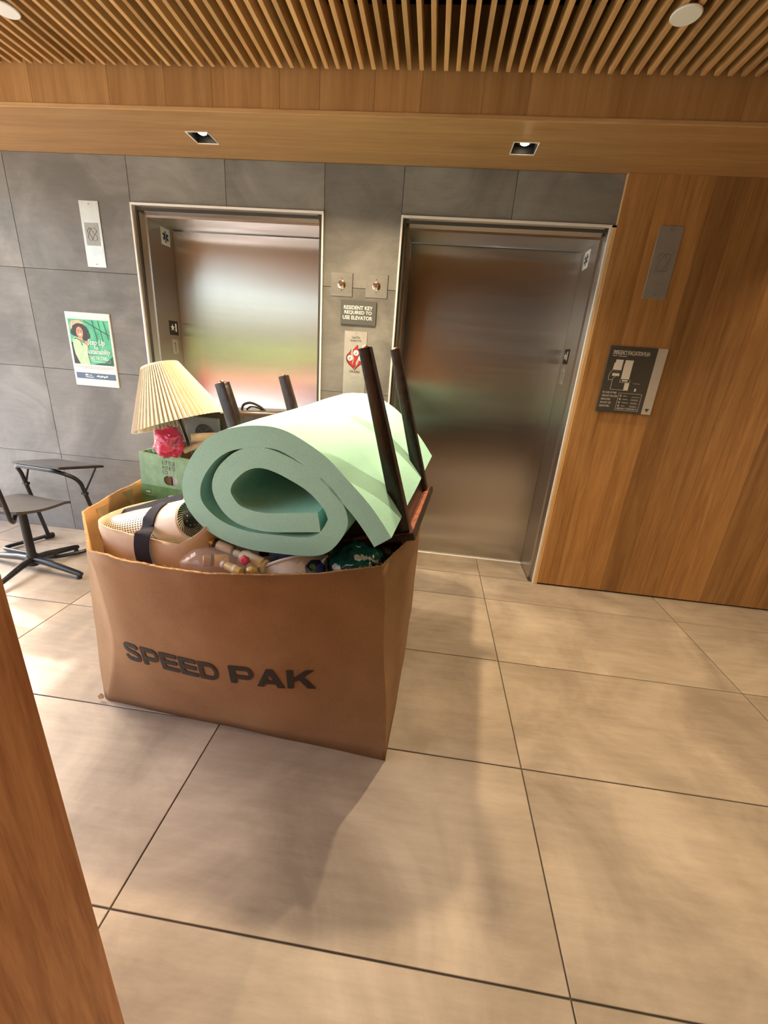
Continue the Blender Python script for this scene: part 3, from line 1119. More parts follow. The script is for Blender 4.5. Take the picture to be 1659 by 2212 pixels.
text_fit(bm, 'Step Up', 0.130, 0.255, 0.252, 0.298, O, XA, ZA, NF, 0.0034, shear=0.35, weight=0.016)
text_fit(bm, 'FOR', 0.176, 0.204, 0.236, 0.252, O, XA, ZA, NF, 0.0034, weight=0.01)
text_fit(bm, 'Sustainability', 0.112, 0.288, 0.198, 0.240, O, XA, ZA, NF, 0.0034, shear=0.35, weight=0.016)
text_fit(bm, 'TAKE THE STAIRS', 0.130, 0.258, 0.170, 0.194, O, XA, ZA, NF, 0.0034, weight=0.008)
obj('lettering', bm, WHITE, t)
flat('printed_flourish', [bar(0.140, 0.165, 0.250, 0.158, 0.002), bar(0.150, 0.159, 0.235, 0.153, 0.0015)] + [[(0.268 + 0.006 * math.cos(a), 0.166 + 0.006 * math.sin(a)), (0.268 + 0.013 * math.cos(a - .12), 0.166 + 0.013 * math.sin(a - .12)), (0.268 + 0.013 * math.cos(a + .12), 0.166 + 0.013 * math.sin(a + .12))] for a in [2 * PI * q / 8 for q in range(8)]], WHITE, 0.0030)
flat('small_print', [rect(0.026, W_ - 0.018, 0.124, 0.1262), rect(0.026, W_ - 0.018, 0.1175, 0.1197), rect(0.07, W_ - 0.055, 0.111, 0.1132)], TEXTGREY, 0.0003)
flat('footer_band', [rect(0.014, W_ - 0.012, 0.046, 0.084)], POSTNAVY, 0.0003)
flat('footer_logo', [rect(0.078, 0.100, 0.066, 0.076), rect(0.078, 0.138, 0.055, 0.060), rect(0.106, 0.128, 0.068, 0.072)] + [ellipse(0.165 + 0.010 * q, 0.065 + 0.003 * math.sin(q * 2.1), 0.0058, 0.0040 + 0.0025 * (q % 2), 10) for q in range(8)], WHITE, 0.0009)

# key switches


def key_switch(x0, x1, z0, z1, cx, cz, label):
    t = thing('key_switch', label, 'switch', ((x0 + x1) / 2, 0, z0), 'key switch plates between the elevators')
    obj('plate', bbox(x0, x1, -0.004, 0, z0, z1, 0.0006), WALL_TILE, t)
    bm = NB()
    lathe(bm, [(0.023, 0), (0.023, 0.004), (0.020, 0.0055), (0.013, 0.0055), (0.012, 0.010), (0.0, 0.010)], (cx, -0.004, cz), NF, 28, True, False)
    obj('lock_cylinder', bm, CHROME, t, smooth=True)
    bm = NB()
    prism(bm, rect(-0.0015, 0.0015, -0.006, 0.006), (cx, -0.0142, cz), XA, ZA, NF, 0.0005)
    obj('keyhole', bm, BLACK, t)
    obj('black_edge_strip', bbox(x1, x1 + 0.003, -0.003, 0, z0, z1), BLACK, t)  # black strip along the plate's right edge
    for dz in (0.034, -0.034):
        bm = NB()
        lathe(bm, [(0.0042, 0), (0.003, 0.002)], (cx, -0.004, cz + dz), NF, 12)
        obj('screw', bm, CHROME, t)


key_switch(-1.146, -1.018, 1.752, 1.876, -1.082, 1.814, 'key switch plate left of the pair above the resident key sign')
key_switch(-0.937, -0.809, 1.754, 1.877, -0.874, 1.816, 'key switch plate right of the pair above the resident key sign')

t = thing('resident_key_sign', 'grey sign reading RESIDENT KEY REQUIRED TO USE ELEVATOR', 'sign', (-0.974, 0, 1.601))
obj('panel', bbox(-1.081, -0.866, -0.012, 0, 1.601, 1.732, 0.001), SIGN_GREY, t)
bm = NB()
O = V((-1.081, -0.012, 1.601))
text_fit(bm, 'RESIDENT KEY', 0.019, 0.193, 0.083, 0.104, O, XA, ZA, NF, weight=0.019)
text_fit(bm, 'REQUIRED TO', 0.023, 0.189, 0.055, 0.077, O, XA, ZA, NF, weight=0.019)
text_fit(bm, 'USE ELEVATOR', 0.014, 0.194, 0.028, 0.049, O, XA, ZA, NF, weight=0.019)
obj('lettering', bm, WHITE, t)

# fire notice with call button
t = thing('fire_notice_plate', 'steel call plate with red flame symbol between the elevators', 'sign', (-0.983, 0, 0.98))
obj('plate', bbox(-1.053, -0.913, -0.004, 0, 0.98, 1.565, 0.0008), PLATE, t)
O = V((-0.983, -0.004, 1.45))
bm = NB()
text_fit(bm, 'In Case Of Fire', -0.024, 0.026, 0.073, 0.088, O, XA, ZA, NF, weight=0.008)
text_fit(bm, 'Use Stairway For Exit', -0.034, 0.035, 0.052, 0.070, O, XA, ZA, NF, weight=0.008)
text_fit(bm, 'Do Not Use Elevator', -0.030, 0.034, -0.126, -0.110, O, XA, ZA, NF, weight=0.008)
obj('lettering', bm, BLACK, t)
flat('small_print', [rect(-0.034, 0.038, -0.146, -0.143), rect(-0.018, 0.022, -0.156, -0.154), rect(-0.028, 0.032, -0.163, -0.161)], TEXTGREY, 0.0003, t, O)


def fl_poly(pts, n_=5):
    q = smooth_path([(x, y, 0) for x, y in pts], n_, True)
    return [(p.x, p.y) for p in q]


left_f = [(-0.024, 0.012), (-0.030, -0.004), (-0.046, -0.022), (-0.049, -0.048), (-0.036, -0.072), (-0.010, -0.094), (0.000, -0.106), (-0.006, -0.088), (-0.017, -0.068), (-0.014, -0.046), (-0.026, -0.020)]
mid_f = [(0.013, 0.036), (0.000, 0.022), (-0.013, 0.004), (-0.010, -0.022), (-0.005, -0.044), (-0.010, -0.070), (-0.003, -0.090), (0.006, -0.082), (0.006, -0.060), (0.018, -0.034), (0.026, -0.008), (0.018, 0.012)]
right_f = [(0.040, 0.006), (0.036, -0.010), (0.028, -0.032), (0.025, -0.054), (0.018, -0.074), (0.004, -0.094), (0.002, -0.104), (0.020, -0.084), (0.045, -0.062), (0.052, -0.038), (0.046, -0.014)]
flat('flame_outline', [[(p[0] * 1.10 - 0.0002, p[1] * 1.06 + 0.001) for p in fl_poly(q)] for q in (left_f, mid_f, right_f)], BLACK, 0.0003, t, O)
flat('flame', [fl_poly(q) for q in (left_f, mid_f, right_f)], RED_INK, 0.0009, t, O)
flat('flame_discs', [ellipse(-0.031, -0.040, 0.0165, 0.0165), ellipse(0.006, -0.008, 0.0165, 0.0165), ellipse(0.037, -0.038, 0.0155, 0.0155)], WHITE, 0.0015, t, O)
flat('flame_icons', [bar(-0.038, -0.044, -0.024, -0.036, 0.003), bar(-0.033, -0.050, -0.033, -0.036, 0.003), bar(0.003, -0.016, 0.008, -0.002, 0.003), bar(0.001, -0.016, 0.012, -0.010, 0.002), bar(0.031, -0.044, 0.042, -0.032, 0.003)], BLACK, 0.0021, t, O)
screw(t, -0.983, -0.004, 1.553, 0.003)
screw(t, -0.983, -0.004, 1.268, 0.003)
bm = NB()
lathe(bm, [(0.027, 0), (0.027, 0.006), (0.023, 0.007), (0.021, 0.004), (0.0, 0.004)], (-0.983, -0.004, 1.150), NF, 28, True, False)
obj('call_button', bm, CHROME, t, smooth=True)

# evacuation plan on the wood wall
ex0, ex1, ez0, ez1 = 0.508, 0.824, 1.218, 1.586
yw = -0.016
t = thing('evacuation_plan_sign', 'dark grey EMERGENCY EVACUATION PLAN sign on the wood wall', 'sign', ((ex0 + ex1) / 2, yw, ez0))
obj('panel', bbox(ex0, ex1 - 0.054, yw - 0.012, yw, ez0, ez1, 0.001), SIGN_DARK, t)
obj('pale_strip', bbox(ex1 - 0.054, ex1, yw - 0.012, yw, ez0, ez1, 0.001), SIGN_PALE, t)
O = V((ex0, yw - 0.012, ez0))
bm = NB()
text_fit(bm, 'EMERGENCY EVACUATION PLAN', 0.022, 0.222, 0.322, 0.345, O, XA, ZA, NF, weight=0.012)
for i, s in enumerate(('IN CASE OF FIRE', 'USE EXIT ROUTES', 'INDICATED.', 'DO NOT USE', 'ELEVATORS.')):
    wd = (0.080, 0.088, 0.055, 0.060, 0.057)[i]
    text_fit(bm, s, 0.014, 0.014 + wd, 0.106 - i * 0.0195, 0.117 - i * 0.0195, O, XA, ZA, NF, weight=0.01)
text_fit(bm, 'EMERGENCY TELEPHONE: 911', 0.116, 0.232, 0.020, 0.029, O, XA, ZA, NF, weight=0.008)
obj('lettering', bm, CREAMW, t)
flat('floor_plan', [[(0.048, 0.295), (0.088, 0.295), (0.088, 0.238), (0.040, 0.238), (0.042, 0.275), (0.048, 0.280)],
                    [(0.100, 0.295), (0.146, 0.295), (0.144, 0.280), (0.144, 0.190), (0.098, 0.190), (0.098, 0.272), (0.100, 0.276)],
                    rect(0.044, 0.084, 0.205, 0.220), rect(0.106, 0.138, 0.178, 0.186), rect(0.126, 0.152, 0.128, 0.170), rect(0.188, 0.198, 0.126, 0.142)], CREAMW, 0.0003, t, O)
flat('plan_dark_rooms', [rect(0.046, 0.084, 0.222, 0.236)], SIGN_GREY, 0.0010, t, O)
pth = [(0.040, 0.236, 0.030, 0.222), (0.030, 0.222, 0.026, 0.200), (0.026, 0.200, 0.030, 0.182), (0.030, 0.182, 0.052, 0.182), (0.052, 0.182, 0.054, 0.196), (0.054, 0.196, 0.066, 0.204), (0.052, 0.182, 0.052, 0.129), (0.052, 0.129, 0.130, 0.129), (0.096, 0.188, 0.096, 0.172), (0.096, 0.172, 0.152, 0.174), (0.152, 0.174, 0.152, 0.188)]
flat('plan_outline', [bar(*q, 0.0018) for q in pth], CREAMW, 0.0003, t, O)
flat('legend_frame', [bar(0.108, 0.112, 0.238, 0.112, 0.0015), bar(0.238, 0.112, 0.238, 0.014, 0.0015), bar(0.238, 0.014, 0.108, 0.014, 0.0015), bar(0.108, 0.014, 0.108, 0.112, 0.0015)], CREAMW, 0.0003, t, O)
leg_ = []
for i in range(4):
    z = 0.097 - i * 0.019
    leg_.append(rect(0.116, 0.126, z - 0.005, z + 0.005))
    leg_.append(rect(0.136, 0.136 + 0.02 + 0.008 * (i % 3), z - 0.002, z + 0.0015))
    leg_.append(rect(0.185, 0.228, z - 0.0045, z - 0.002))
    if i > 0:
        leg_.append(rect(0.185, 0.222, z + 0.001, z + 0.0032))
leg_.append(rect(0.172, 0.210, 0.168, 0.1705))
leg_.append(rect(0.022, 0.045, 0.3125, 0.3165))
leg_.append(rect(0.052, 0.100, 0.3125, 0.3165))
flat('legend', leg_, TEXTGREY, 0.0003, t, O)
flat('emblem', [[(ex1 - ex0 - 0.040, 0.034), (ex1 - ex0 - 0.014, 0.034), (ex1 - ex0 - 0.027, 0.014)]], SIGN_DARK, 0.0003, t, O)

# ------------------------------------------------------------------ big carton
TOP = [(-0.513, -1.335, .82), (-0.546, -1.440, .803), (-0.582, -1.530, .79), (-0.676, -1.586, .79), (-0.884, -1.671, .79), (-1.077, -1.713, .79), (-1.224, -1.706, .79), (-1.430, -1.672, .785), (-1.545, -1.612, .765), (-1.768, -1.370, .787), (-1.812, -0.976, .80), (-1.812, -0.555, .80), (-1.10, -0.53, .795), (-0.470, -0.555, .81), (-0.490, -1.0, .82)]
BOT = [(-0.500, -1.33), (-0.508, -1.47), (-0.513, -1.576), (-0.650, -1.568), (-0.900, -1.552), (-1.120, -1.538), (-1.300, -1.526), (-1.500, -1.513), (-1.695, -1.501), (-1.715, -1.490), (-1.73, -1.0), (-1.74, -0.540), (-1.10, -0.540), (-0.470, -0.540), (-0.485, -1.0)]


def chain_ring(pts):
    """closed ring through the 15 posts, smooth inside each side, sharp at the fold posts"""
    out = []
    chains = [[13, 14, 0, 1, 2], [2, 3, 4, 5, 6, 7, 8], [8, 9], [9, 10, 11], [11, 12, 13]]
    for ch in chains:
        q = smooth_path([pts[i] for i in ch], 6)
        out += q[:-1]
    return out


def carton_ring(tt):
    P = []
    for i in range(15):
        a, b_ = V((*BOT[i], 0.0)), V(TOP[i])
        p = a.lerp(b_, tt)
        if i in (7, 8):
            s = math.sin(PI * tt)
            p.x += (0.065 if i == 8 else 0.02) * s
            p.y -= (0.008) * s
        if i in (4, 5, 6):
            p.y -= 0.012 * math.sin(PI * tt)
        if i in (14, 0):
            p.x += 0.012 * math.sin(PI * tt)
        P.append(p)
    return chain_ring(P)


NZ = 14
rings = [carton_ring(i / NZ) for i in range(NZ + 1)]
carton = thing('moving_carton', 'huge open brown cardboard carton printed SPEED PAK', 'box', (-1.1, -1.05, 0))
bm = NB()
vr = []
for i, rg in enumerate(rings):
    row = []
    for k, p in enumerate(rg):
        q = p.copy()
        q += V((noise.noise(p * 5.0), noise.noise(p * 5.0 + V((9, 3, 1))), 0)) * 0.006
        if i == NZ:
            q.z += 0.006 * noise.noise(p * 14) + 0.004 * noise.noise(p * 45)
        if i == 0:
            q.z = 0.001
        row.append(bm.verts.new(q))
    vr.append(row)
NR_ = len(rings[0])
for i in range(NZ):
    for k in range(NR_):
        bm.faces.new((vr[i][k], vr[i][(k + 1) % NR_], vr[i + 1][(k + 1) % NR_], vr[i + 1][k]))
wl = obj('wall', bm, [CARD, CARD_IN, KRAFT_EDGE], carton, smooth=True)
# make sure normals face outward, then give the board its thickness inward
me = wl.data
cen = V((-1.1, -1.05, 0.4)) - V(carton.location)
flip = sum(1 if p.normal.dot(p.center - cen) > 0 else -1 for p in me.polygons) < 0
if flip:
    me.flip_normals()
sm = wl.modifiers.new('board', 'SOLIDIFY')
sm.thickness = 0.008
sm.offset = -1
sm.material_offset = 1
sm.material_offset_rim = 2
bm = NB()
prism(bm, [(p.x * 0.985 + -1.1 * 0.015, p.y * 0.985 - 1.05 * 0.015) for p in rings[0]], (0, 0, 0.002), XA, YA, ZA, 0.008)
obj('bottom_panel', bm, CARD_IN, carton)


def front_y(X, z):
    tt = max(0, min(1, z / 0.79))
    rg = carton_ring(tt)
    q = [p for p in rg if p.y < -1.2]
    best = None
    n_ = len(rg)
    for k in range(n_):
        a, b_ = rg[k], rg[(k + 1) % n_]
        if a.y > -1.2 or b_.y > -1.2:
            continue
        if min(a.x, b_.x) <= X <= max(a.x, b_.x) and abs(a.x - b_.x) > 1e-6:
            s = (X - a.x) / (b_.x - a.x)
            yy = a.y + (b_.y - a.y) * s
            pz = V((X, yy, z))
            if best is None or yy < best:
                best = yy
    return best if best is not None else -1.6


# printed lettering follows the bulging front wall
tbm = NB()


def glyph(ch):
    """wide heavy block capital as a list of polygons in a box about 1.3 x 1"""
    def ribbon2(pts, th, n_=6):
        P = smooth_path([(a, b_, 0) for a, b_ in pts], n_) if n_ else [V((a, b_, 0)) for a, b_ in pts]
        L_, R_ = [], []
        for i_, p in enumerate(P):
            t_ = (P[min(i_ + 1, len(P) - 1)] - P[max(i_ - 1, 0)]).normalized()
            nn = V((-t_.y, t_.x, 0)) * th / 2
            L_.append((p.x + nn.x, p.y + nn.y))
            R_.append((p.x - nn.x, p.y - nn.y))
        return [[L_[k], L_[k + 1], R_[k + 1], R_[k]] for k in range(len(P) - 1)]
    if ch == 'E':
        return [rect(0, .32, 0, 1), rect(.32, 1.2, 0, .23), rect(.32, 1.14, .39, .61), rect(.32, 1.2, .77, 1)], 1.2
    arc = lambda cx, cy, rx, ry: [(cx + rx * math.cos(a), cy + ry * math.sin(a)) for a in [PI / 2 - PI * k / 10 for k in range(11)]]
    if ch == 'P':
        return [rect(0, .32, 0, 1)] + ribbon2([(.32, .885), (.6, .885)] + arc(.88, .64, .24, .245) + [(.6, .395), (.32, .395)], .23, 0), 1.24
    if ch == 'D':
        return [rect(0, .32, 0, 1)] + ribbon2([(.32, .885), (.5, .885)] + arc(.72, .5, .40, .385) + [(.5, .115), (.32, .115)], .23, 0), 1.24
    if ch == 'A':
        return [[(0, 0), (.36, 0), (.87, 1), (.55, 1)], [(1.06, 0), (1.42, 0), (.87, 1), (.55, 1)], rect(.36, 1.06, .19, .39)], 1.42
    if ch == 'K':
        return [rect(0, .32, 0, 1), [(.32, .36), (.62, .46), (1.36, 1), (.94, 1), (.32, .56)], [(.50, .56), (.80, .66), (1.42, 0), (1.0, 0)]], 1.42
    return ribbon2([(1.12, .72), (1.02, .86), (.70, .885), (.36, .875), (.17, .74), (.30, .60), (.64, .53), (1.0, .46), (1.14, .29), (1.0, .135), (.66, .115), (.28, .125), (.12, .29)], .23), 1.28


def block_word(word, x0, x1, z0, z1):
    gl = [glyph(c) for c in word]
    tot = sum(w for _, w in gl) + 0.13 * (len(gl) - 1)
    k_ = (x1 - x0) / tot
    x = x0
    for polys, w in gl:
        for p in polys:
            tbm.faces.new([tbm.verts.new((x + a * k_, 0, z0 + b_ * (z1 - z0))) for a, b_ in p])
        x += (w + 0.13) * k_


block_word('SPEED', -1.500, -1.118, 0.312, 0.402)
block_word('PAK', -1.078, -0.780, 0.312, 0.402)
for i in range(30):
    X = -1.5 + 0.025 * i
    gm = list(tbm.verts) + list(tbm.edges) + list(tbm.faces)
    bmesh.ops.bisect_plane(tbm, geom=gm, plane_co=(X, 0, 0), plane_no=(1, 0, 0))
for i in range(4):
    gm = list(tbm.verts) + list(tbm.edges) + list(tbm.faces)
    bmesh.ops.bisect_plane(tbm, geom=gm, plane_co=(0, 0, 0.32 + 0.022 * i), plane_no=(0, 0, 1))
for v in tbm.verts:
    X, z = v.co.x, v.co.z
    z2 = z + 0.010 * ((X + 1.14) / 0.36) * 0
    y = front_y(X, z2)
    p = V((X, y, z2))
    y += noise.noise(p * 5.0 + V((9, 3, 1))) * 0.006
    v.co = V((X, y - 0.0032, z2))
obj('lettering', tbm, INK, carton, label='bold black SPEED PAK print')


def wall_strip(name, pts, w, mat, lift=0.003, dirv=(0, 0, 1)):
    bm = NB()
    d_ = V(dirv)
    a = [bm.verts.new(V(p) - d_ * w / 2) for p in pts]
    b_ = [bm.verts.new(V(p) + d_ * w / 2) for p in pts]
    for i in range(len(pts) - 1):
        bm.faces.new((a[i], a[i + 1], b_[i + 1], b_[i]))
    return obj(name, bm, mat, carton)


# strip of blue tape hanging on the outside near the right corner
bm = NB()
prism(bm, [(-0.006, 0), (0.006, 0), (0.007, -0.055), (0.002, -0.078), (-0.004, -0.06)], (-0.4985, -1.245, 0.793), (0, 1, 0), ZA, XA, 0.0012)
obj('tape_strip', bm, BLUE_TAPE, carton, label='blue tape strip')
# pale tape pieces on the inside of the left wall
for (yc, zt, w) in ((-1.10, 0.785, 0.045), (-1.27, 0.775, 0.03)):
    bm = NB()
    xw = -1.7885 if yc > -1.2 else -1.766
    prism(bm, [(-w, 0), (w, 0), (w * 0.8, -0.13), (-w * 0.7, -0.10)], (xw, yc, zt), YA, ZA, XA, 0.0012)
    obj('inner_tape', bm, TAPE, carton)
# torn flap scrap at the lower left corner
bm = NB()
prism(bm, [(0, 0), (0.018, 0.006), (0.022, 0.022), (0.010, 0.030), (-0.004, 0.016)], (-1.722, -1.502, 0.008), XA, ZA, NF, 0.004)
obj('torn_scrap', bm, KRAFT_EDGE, carton)
# frayed rim splinters
bm = NB()
random.seed(5)
for k, p in enumerate(rings[NZ]):
    if p.y < -1.25 and random.random() < 0.8:
        q = rings[NZ][(k + 1) % NR_]
        for j in range(2):
            c = p.lerp(q, random.random()) + V((0, 0.003, 0.001))
            d_ = (q - p).normalized()
            L_ = random.uniform(0.008, 0.022)
            a0 = c
            a1 = c + d_ * L_ + V((0, random.uniform(-.004, .003), random.uniform(0.000, 0.007)))
            tube(bm, [a0, a1], 0.0009, 4)
obj('frayed_fibres', bm, KRAFT_EDGE, carton)['kind'] = 'stuff'

# ------------------------------------------------------------------ upside-down end table
P0 = V((-0.5342, -1.3608, 0.8492))
tw = V((0.95509746, -0.10683059, 0.27636221))
td = V((0.10284362, 0.99427692, 0.02892405))
tu = V((-0.27787054, 0.0007968, 0.9606182))
TA, TB, TL = 0.5237, 0.4855, 0.620


def tpt(a, b_, c):
    return P0 + tw * a + td * b_ + tu * c


tab = thing('end_table', 'dark wooden end table upside down in the carton, four legs up', 'table', tpt(-TA / 2, TB / 2, -0.02))


def tbox(name, a0, a1, b0, b1, c0, c1, mat, bev=0.002):
    bm = bbox(a0, a1, b0, b1, c0, c1, bev)
    xform(bm, P0, tw, td, tu)
    return obj(name, bm, mat, tab)


h_ = 0.026
tbox('table_top', -TA - 0.045, 0.045, -0.045, TB + 0.045, -0.024, -0.002, ESPRESSO, 0.003)
tbox('raw_underside', -TA - 0.030, 0.036, -0.032, TB + 0.030, -0.0018, 0.001, RAW_WOOD, 0.0)
for (a, b_) in ((0, 0), (0, TB), (-TA, 0), (-TA, TB)):
    bm = NB()
    r0, r1 = 0.027, 0.019
    prof = []
    lo = [bm.verts.new((a + sx * r0, b_ + sy * r0, 0)) for sx, sy in ((-1, -1), (1, -1), (1, 1), (-1, 1))]
    hi = [bm.verts.new((a + sx * r1, b_ + sy * r1, TL)) for sx, sy in ((-1, -1), (1, -1), (1, 1), (-1, 1))]
    bm.faces.new(list(reversed(lo)))
    bm.faces.new(hi)
    for i in range(4):
        bm.faces.new((lo[i], lo[(i + 1) % 4], hi[(i + 1) % 4], hi[i]))
    bmesh.ops.bevel(bm, geom=list(bm.edges), offset=0.0035, segments=2, affect='EDGES', profile=0.5)
    xform(bm, P0, tw, td, tu)
    lg = obj('leg', bm, ESPRESSO, tab, smooth=True)
    bm = NB()
    lathe(bm, [(0.010, 0), (0.010, 0.003), (0.006, 0.007), (0.0, 0.008)], tpt(a, b_, TL), tu, 16, True, False)
    obj('foot_glide', bm, COPPER, lg, smooth=True)
ap = 0.062
tbox('apron', -0.010, 0.010, h_, TB - h_, 0.001, ap, ESPRESSO)
tbox('apron', -TA - 0.010, -TA + 0.010, h_, TB - h_, 0.001, ap, ESPRESSO)
tbox('apron', -TA + h_, -h_, -0.010, 0.010, 0.001, ap, ESPRESSO)
tbox('apron', -TA + h_, -h_, TB - 0.010, TB + 0.010, 0.001, ap, ESPRESSO)
br = tbox('corner_bracket', -0.034, -0.0105, h_ + 0.01, TB - h_ - 0.02, ap - 0.010, ap, RAW_WOOD)
for q in (0.13, 0.27, 0.40):
    bm = NB()
    lathe(bm, [(0.005, 0), (0.004, 0.0012)], tpt(-0.022, q, ap), tu, 10)
    obj('screw_head', bm, BLACK, br)

# ------------------------------------------------------------------ rolled foam mattress topper


def ray(px, py):
    return cF + cR * ((px - 829.5) / FPX) - cU * ((py - 1106) / FPX)


FA = td.copy()
FP = CAM + ray(575, 1060) * 1.30
spine = [(1278, 893), (1155, 715), (1050, 580), (960, 480), (840, 375), (710, 290), (580, 248), (450, 237), (330, 255), (225, 315), (145, 405), (98, 510), (100, 610), (140, 695), (215, 770), (320, 835), (450, 878), (600, 903), (740, 918), (860, 912), (940, 870), (988, 800), (998, 735), (960, 650), (880, 560), (770, 475), (650, 405), (520, 370), (400, 395), (310, 470), (280, 565), (310, 650), (390, 720), (520, 765), (680, 770), (885, 770)]
sp3 = []
for (a, b_) in spine:
    r_ = ray(380 + a / 2.8603, 860 + b_ / 2.8603)
    tt = (FP - CAM).dot(FA) / r_.dot(FA)
    sp3.append(CAM + r_ * tt)
path = smooth_path(sp3, 5)
HT = 0.0328
FLEN = 1.11
foam = None
bm = NB()
NL = 10
rows_o, rows_i = [], []
n_p = len(path)
nrm = []
for i in range(n_p):
    tg = (path[min(i + 1, n_p - 1)] - path[max(i - 1, 0)]).normalized()
    nrm.append(FA.cross(tg).normalized())
for j in range(NL + 1):
    s = j / NL
    ro, ri = [], []
    for i, p in enumerate(path):
        q = p + FA * (FLEN * s)
        # soft waviness of the free flap and of the far end
        wob = 0.006 * noise.noise(V((i * 0.12, s * 3, 0)))
        e = 0.0
        ro.append(bm.verts.new(q + nrm[i] * (HT + wob)))
        ri.append(bm.verts.new(q - nrm[i] * (HT - wob)))
    rows_o.append(ro)
    rows_i.append(ri)
for j in range(NL):
    for i in range(n_p - 1):
        bm.faces.new((rows_o[j][i], rows_o[j][i + 1], rows_o[j + 1][i + 1], rows_o[j + 1][i]))
        bm.faces.new((rows_i[j][i + 1], rows_i[j][i], rows_i[j + 1][i], rows_i[j + 1][i + 1]))
    for i in (0, n_p - 1):
        bm.faces.new((rows_o[j][i], rows_o[j + 1][i], rows_i[j + 1][i], rows_i[j][i]))
for j in (0, NL):
    for i in range(n_p - 1):
        bm.faces.new((rows_o[j][i], rows_i[j][i], rows_i[j][i + 1], rows_o[j][i + 1]))
foam = single('foam_topper', bm, FOAM, 'pale green rolled foam mattress topper on top of the carton', 'foam roll', FP - V((0, 0, 0.22)), True)

# ------------------------------------------------------------------ table lamp with pleated shade
lax = V((-0.315, 0.06, 0.93)).normalized()
lb = V((-1.560, -1.0, 1.094))
LAMPH = 0.245
lamp = thing('table_lamp', 'table lamp with cream pleated shade leaning left in the carton', 'lamp', lb - lax * 0.30)
bm = NB()
NPL = 64
x_, y_, a_ = frame_from(lax)
rg = []
for j in range(5):
    s = j / 4
    R0 = 0.187 * (1 - s) + 0.071 * s
    dr = 0.0095 * (1 - s) + 0.0042 * s
    row = []
    for k in range(NPL * 2):
        r_ = R0 + (dr if k % 2 == 0 else -dr)
        an = 2 * PI * k / (NPL * 2)
        row.append(bm.verts.new(lb + a_ * (LAMPH * s) + (x_ * math.cos(an) + y_ * math.sin(an)) * r_))
    rg.append(row)
for j in range(4):
    for k in range(NPL * 2):
        bm.faces.new((rg[j][k], rg[j][(k + 1) % (NPL * 2)], rg[j + 1][(k + 1) % (NPL * 2)], rg[j + 1][k]))
shd = obj('lamp_shade', bm, SHADE, lamp)
bm = NB()
tube(bm, [lb + a_ * (LAMPH - 0.01) + (x_ * math.cos(q) + y_ * math.sin(q)) * 0.064 for q in [2 * PI * k / 24 for k in range(24)]], 0.0015, 5, closed=True)
for k in range(3):
    q = 2 * PI * k / 3
    tube(bm, [lb + a_ * (LAMPH - 0.01) + (x_ * math.cos(q) + y_ * math.sin(q)) * 0.064, lb + a_ * (LAMPH - 0.03)], 0.0013, 5)
obj('wire_spider', bm, BRASS, lamp)
bm = NB()
lathe(bm, [(0.007, -0.22), (0.007, LAMPH - 0.03)], lb, a_, 12)
obj('pole', bm, BROWNGLOSS, lamp, smooth=True)
bm = NB()
lathe(bm, [(0.012, 0.05), (0.02, 0.06), (0.02, 0.12)], lb, a_, 16)
obj('socket', bm, BRASS, lamp, smooth=True)
bm = NB()
lathe(bm, [(0.066, -0.30), (0.07, -0.285), (0.045, -0.26), (0.015, -0.22), (0.0, -0.215)], lb, a_, 28, True, False)
obj('base', bm, BROWNGLOSS, lamp, smooth=True)

# ------------------------------------------------------------------ green potato carton
po = thing('potato_carton', 'worn green cardboard carton reading LITTLE POTATO CO.', 'box', (-1.57, -0.90, 0.60))
rot = math.radians(3.2)
pX = V((math.cos(rot), -math.sin(rot) * 0.5, -math.sin(rot))).normalized()
pY = V((0.03, 1, 0)).normalized()
pZ = pX.cross(pY).normalized()
pY = pZ.cross(pX)
pO = V((-1.757, -1.05, 0.600))
PW, PD, PH = 0.34, 0.30, 0.362


def px_(bm):
    return xform(bm, pO, pX, pY, pZ)


# front panel with a real hand hole
bm = NB()
hx, hz, hr, hl = 0.145, 0.235, 0.0215, 0.030
outer = [(0, 0.212), (PW, 0.212), (PW, PH - 0.004), (0.20, PH), (0.09, PH - 0.003), (0, PH)]
hole = []
for k in range(9):
    a = -PI / 2 + PI * k / 8
    hole.append((hx + hl - hr + hr * math.cos(a) + 0.004, hz + hr * math.sin(a)))
for k in range(9):
    a = PI / 2 + PI * k / 8
    hole.append((hx - hl + hr + hr * math.cos(a) - 0.004, hz + hr * math.sin(a)))
hole = [(p[0], p[1] + 0.012) for p in hole]


def loop_edges(poly, y):
    vv = [bm.verts.new((p[0], y, p[1])) for p in poly]
    return [bm.edges.new((vv[i], vv[(i + 1) % len(vv)])) for i in range(len(vv))]


es = loop_edges(outer, 0.0) + loop_edges(hole, 0.0)
bmesh.ops.triangle_fill(bm, use_beauty=True, edges=es)
gm = bmesh.ops.extrude_face_region(bm, geom=list(bm.faces))
for v in [e for e in gm['geom'] if isinstance(e, bmesh.types.BMVert)]:
    v.co.y += 0.004
obj('front_panel', px_(bm), POTL, po)
obj('lower_panel', px_(bbox(0, PW, 0, 0.004, 0, 0.2118)), POTD, po)
obj('side_panel', px_(bbox(0, 0.004, 0.0045, PD, 0, PH - 0.004)), POTL, po)
obj('side_panel', px_(bbox(PW - 0.004, PW, 0.0045, PD, 0, PH - 0.004)), POTL, po)
obj('back_panel', px_(bbox(0.0045, PW - 0.0045, PD - 0.004, PD, 0, PH - 0.004)), KRAFT, po)
obj('inner_liner', px_(bbox(0.0045, 0.143, 0.006, 0.008, 0.02, PH - 0.03)), KRAFT, po)
obj('bottom_panel', px_(bbox(0.0045, PW - 0.0045, 0.0045, PD - 0.0045, 0, 0.004)), KRAFT, po)
bm = NB()
pN = -pY
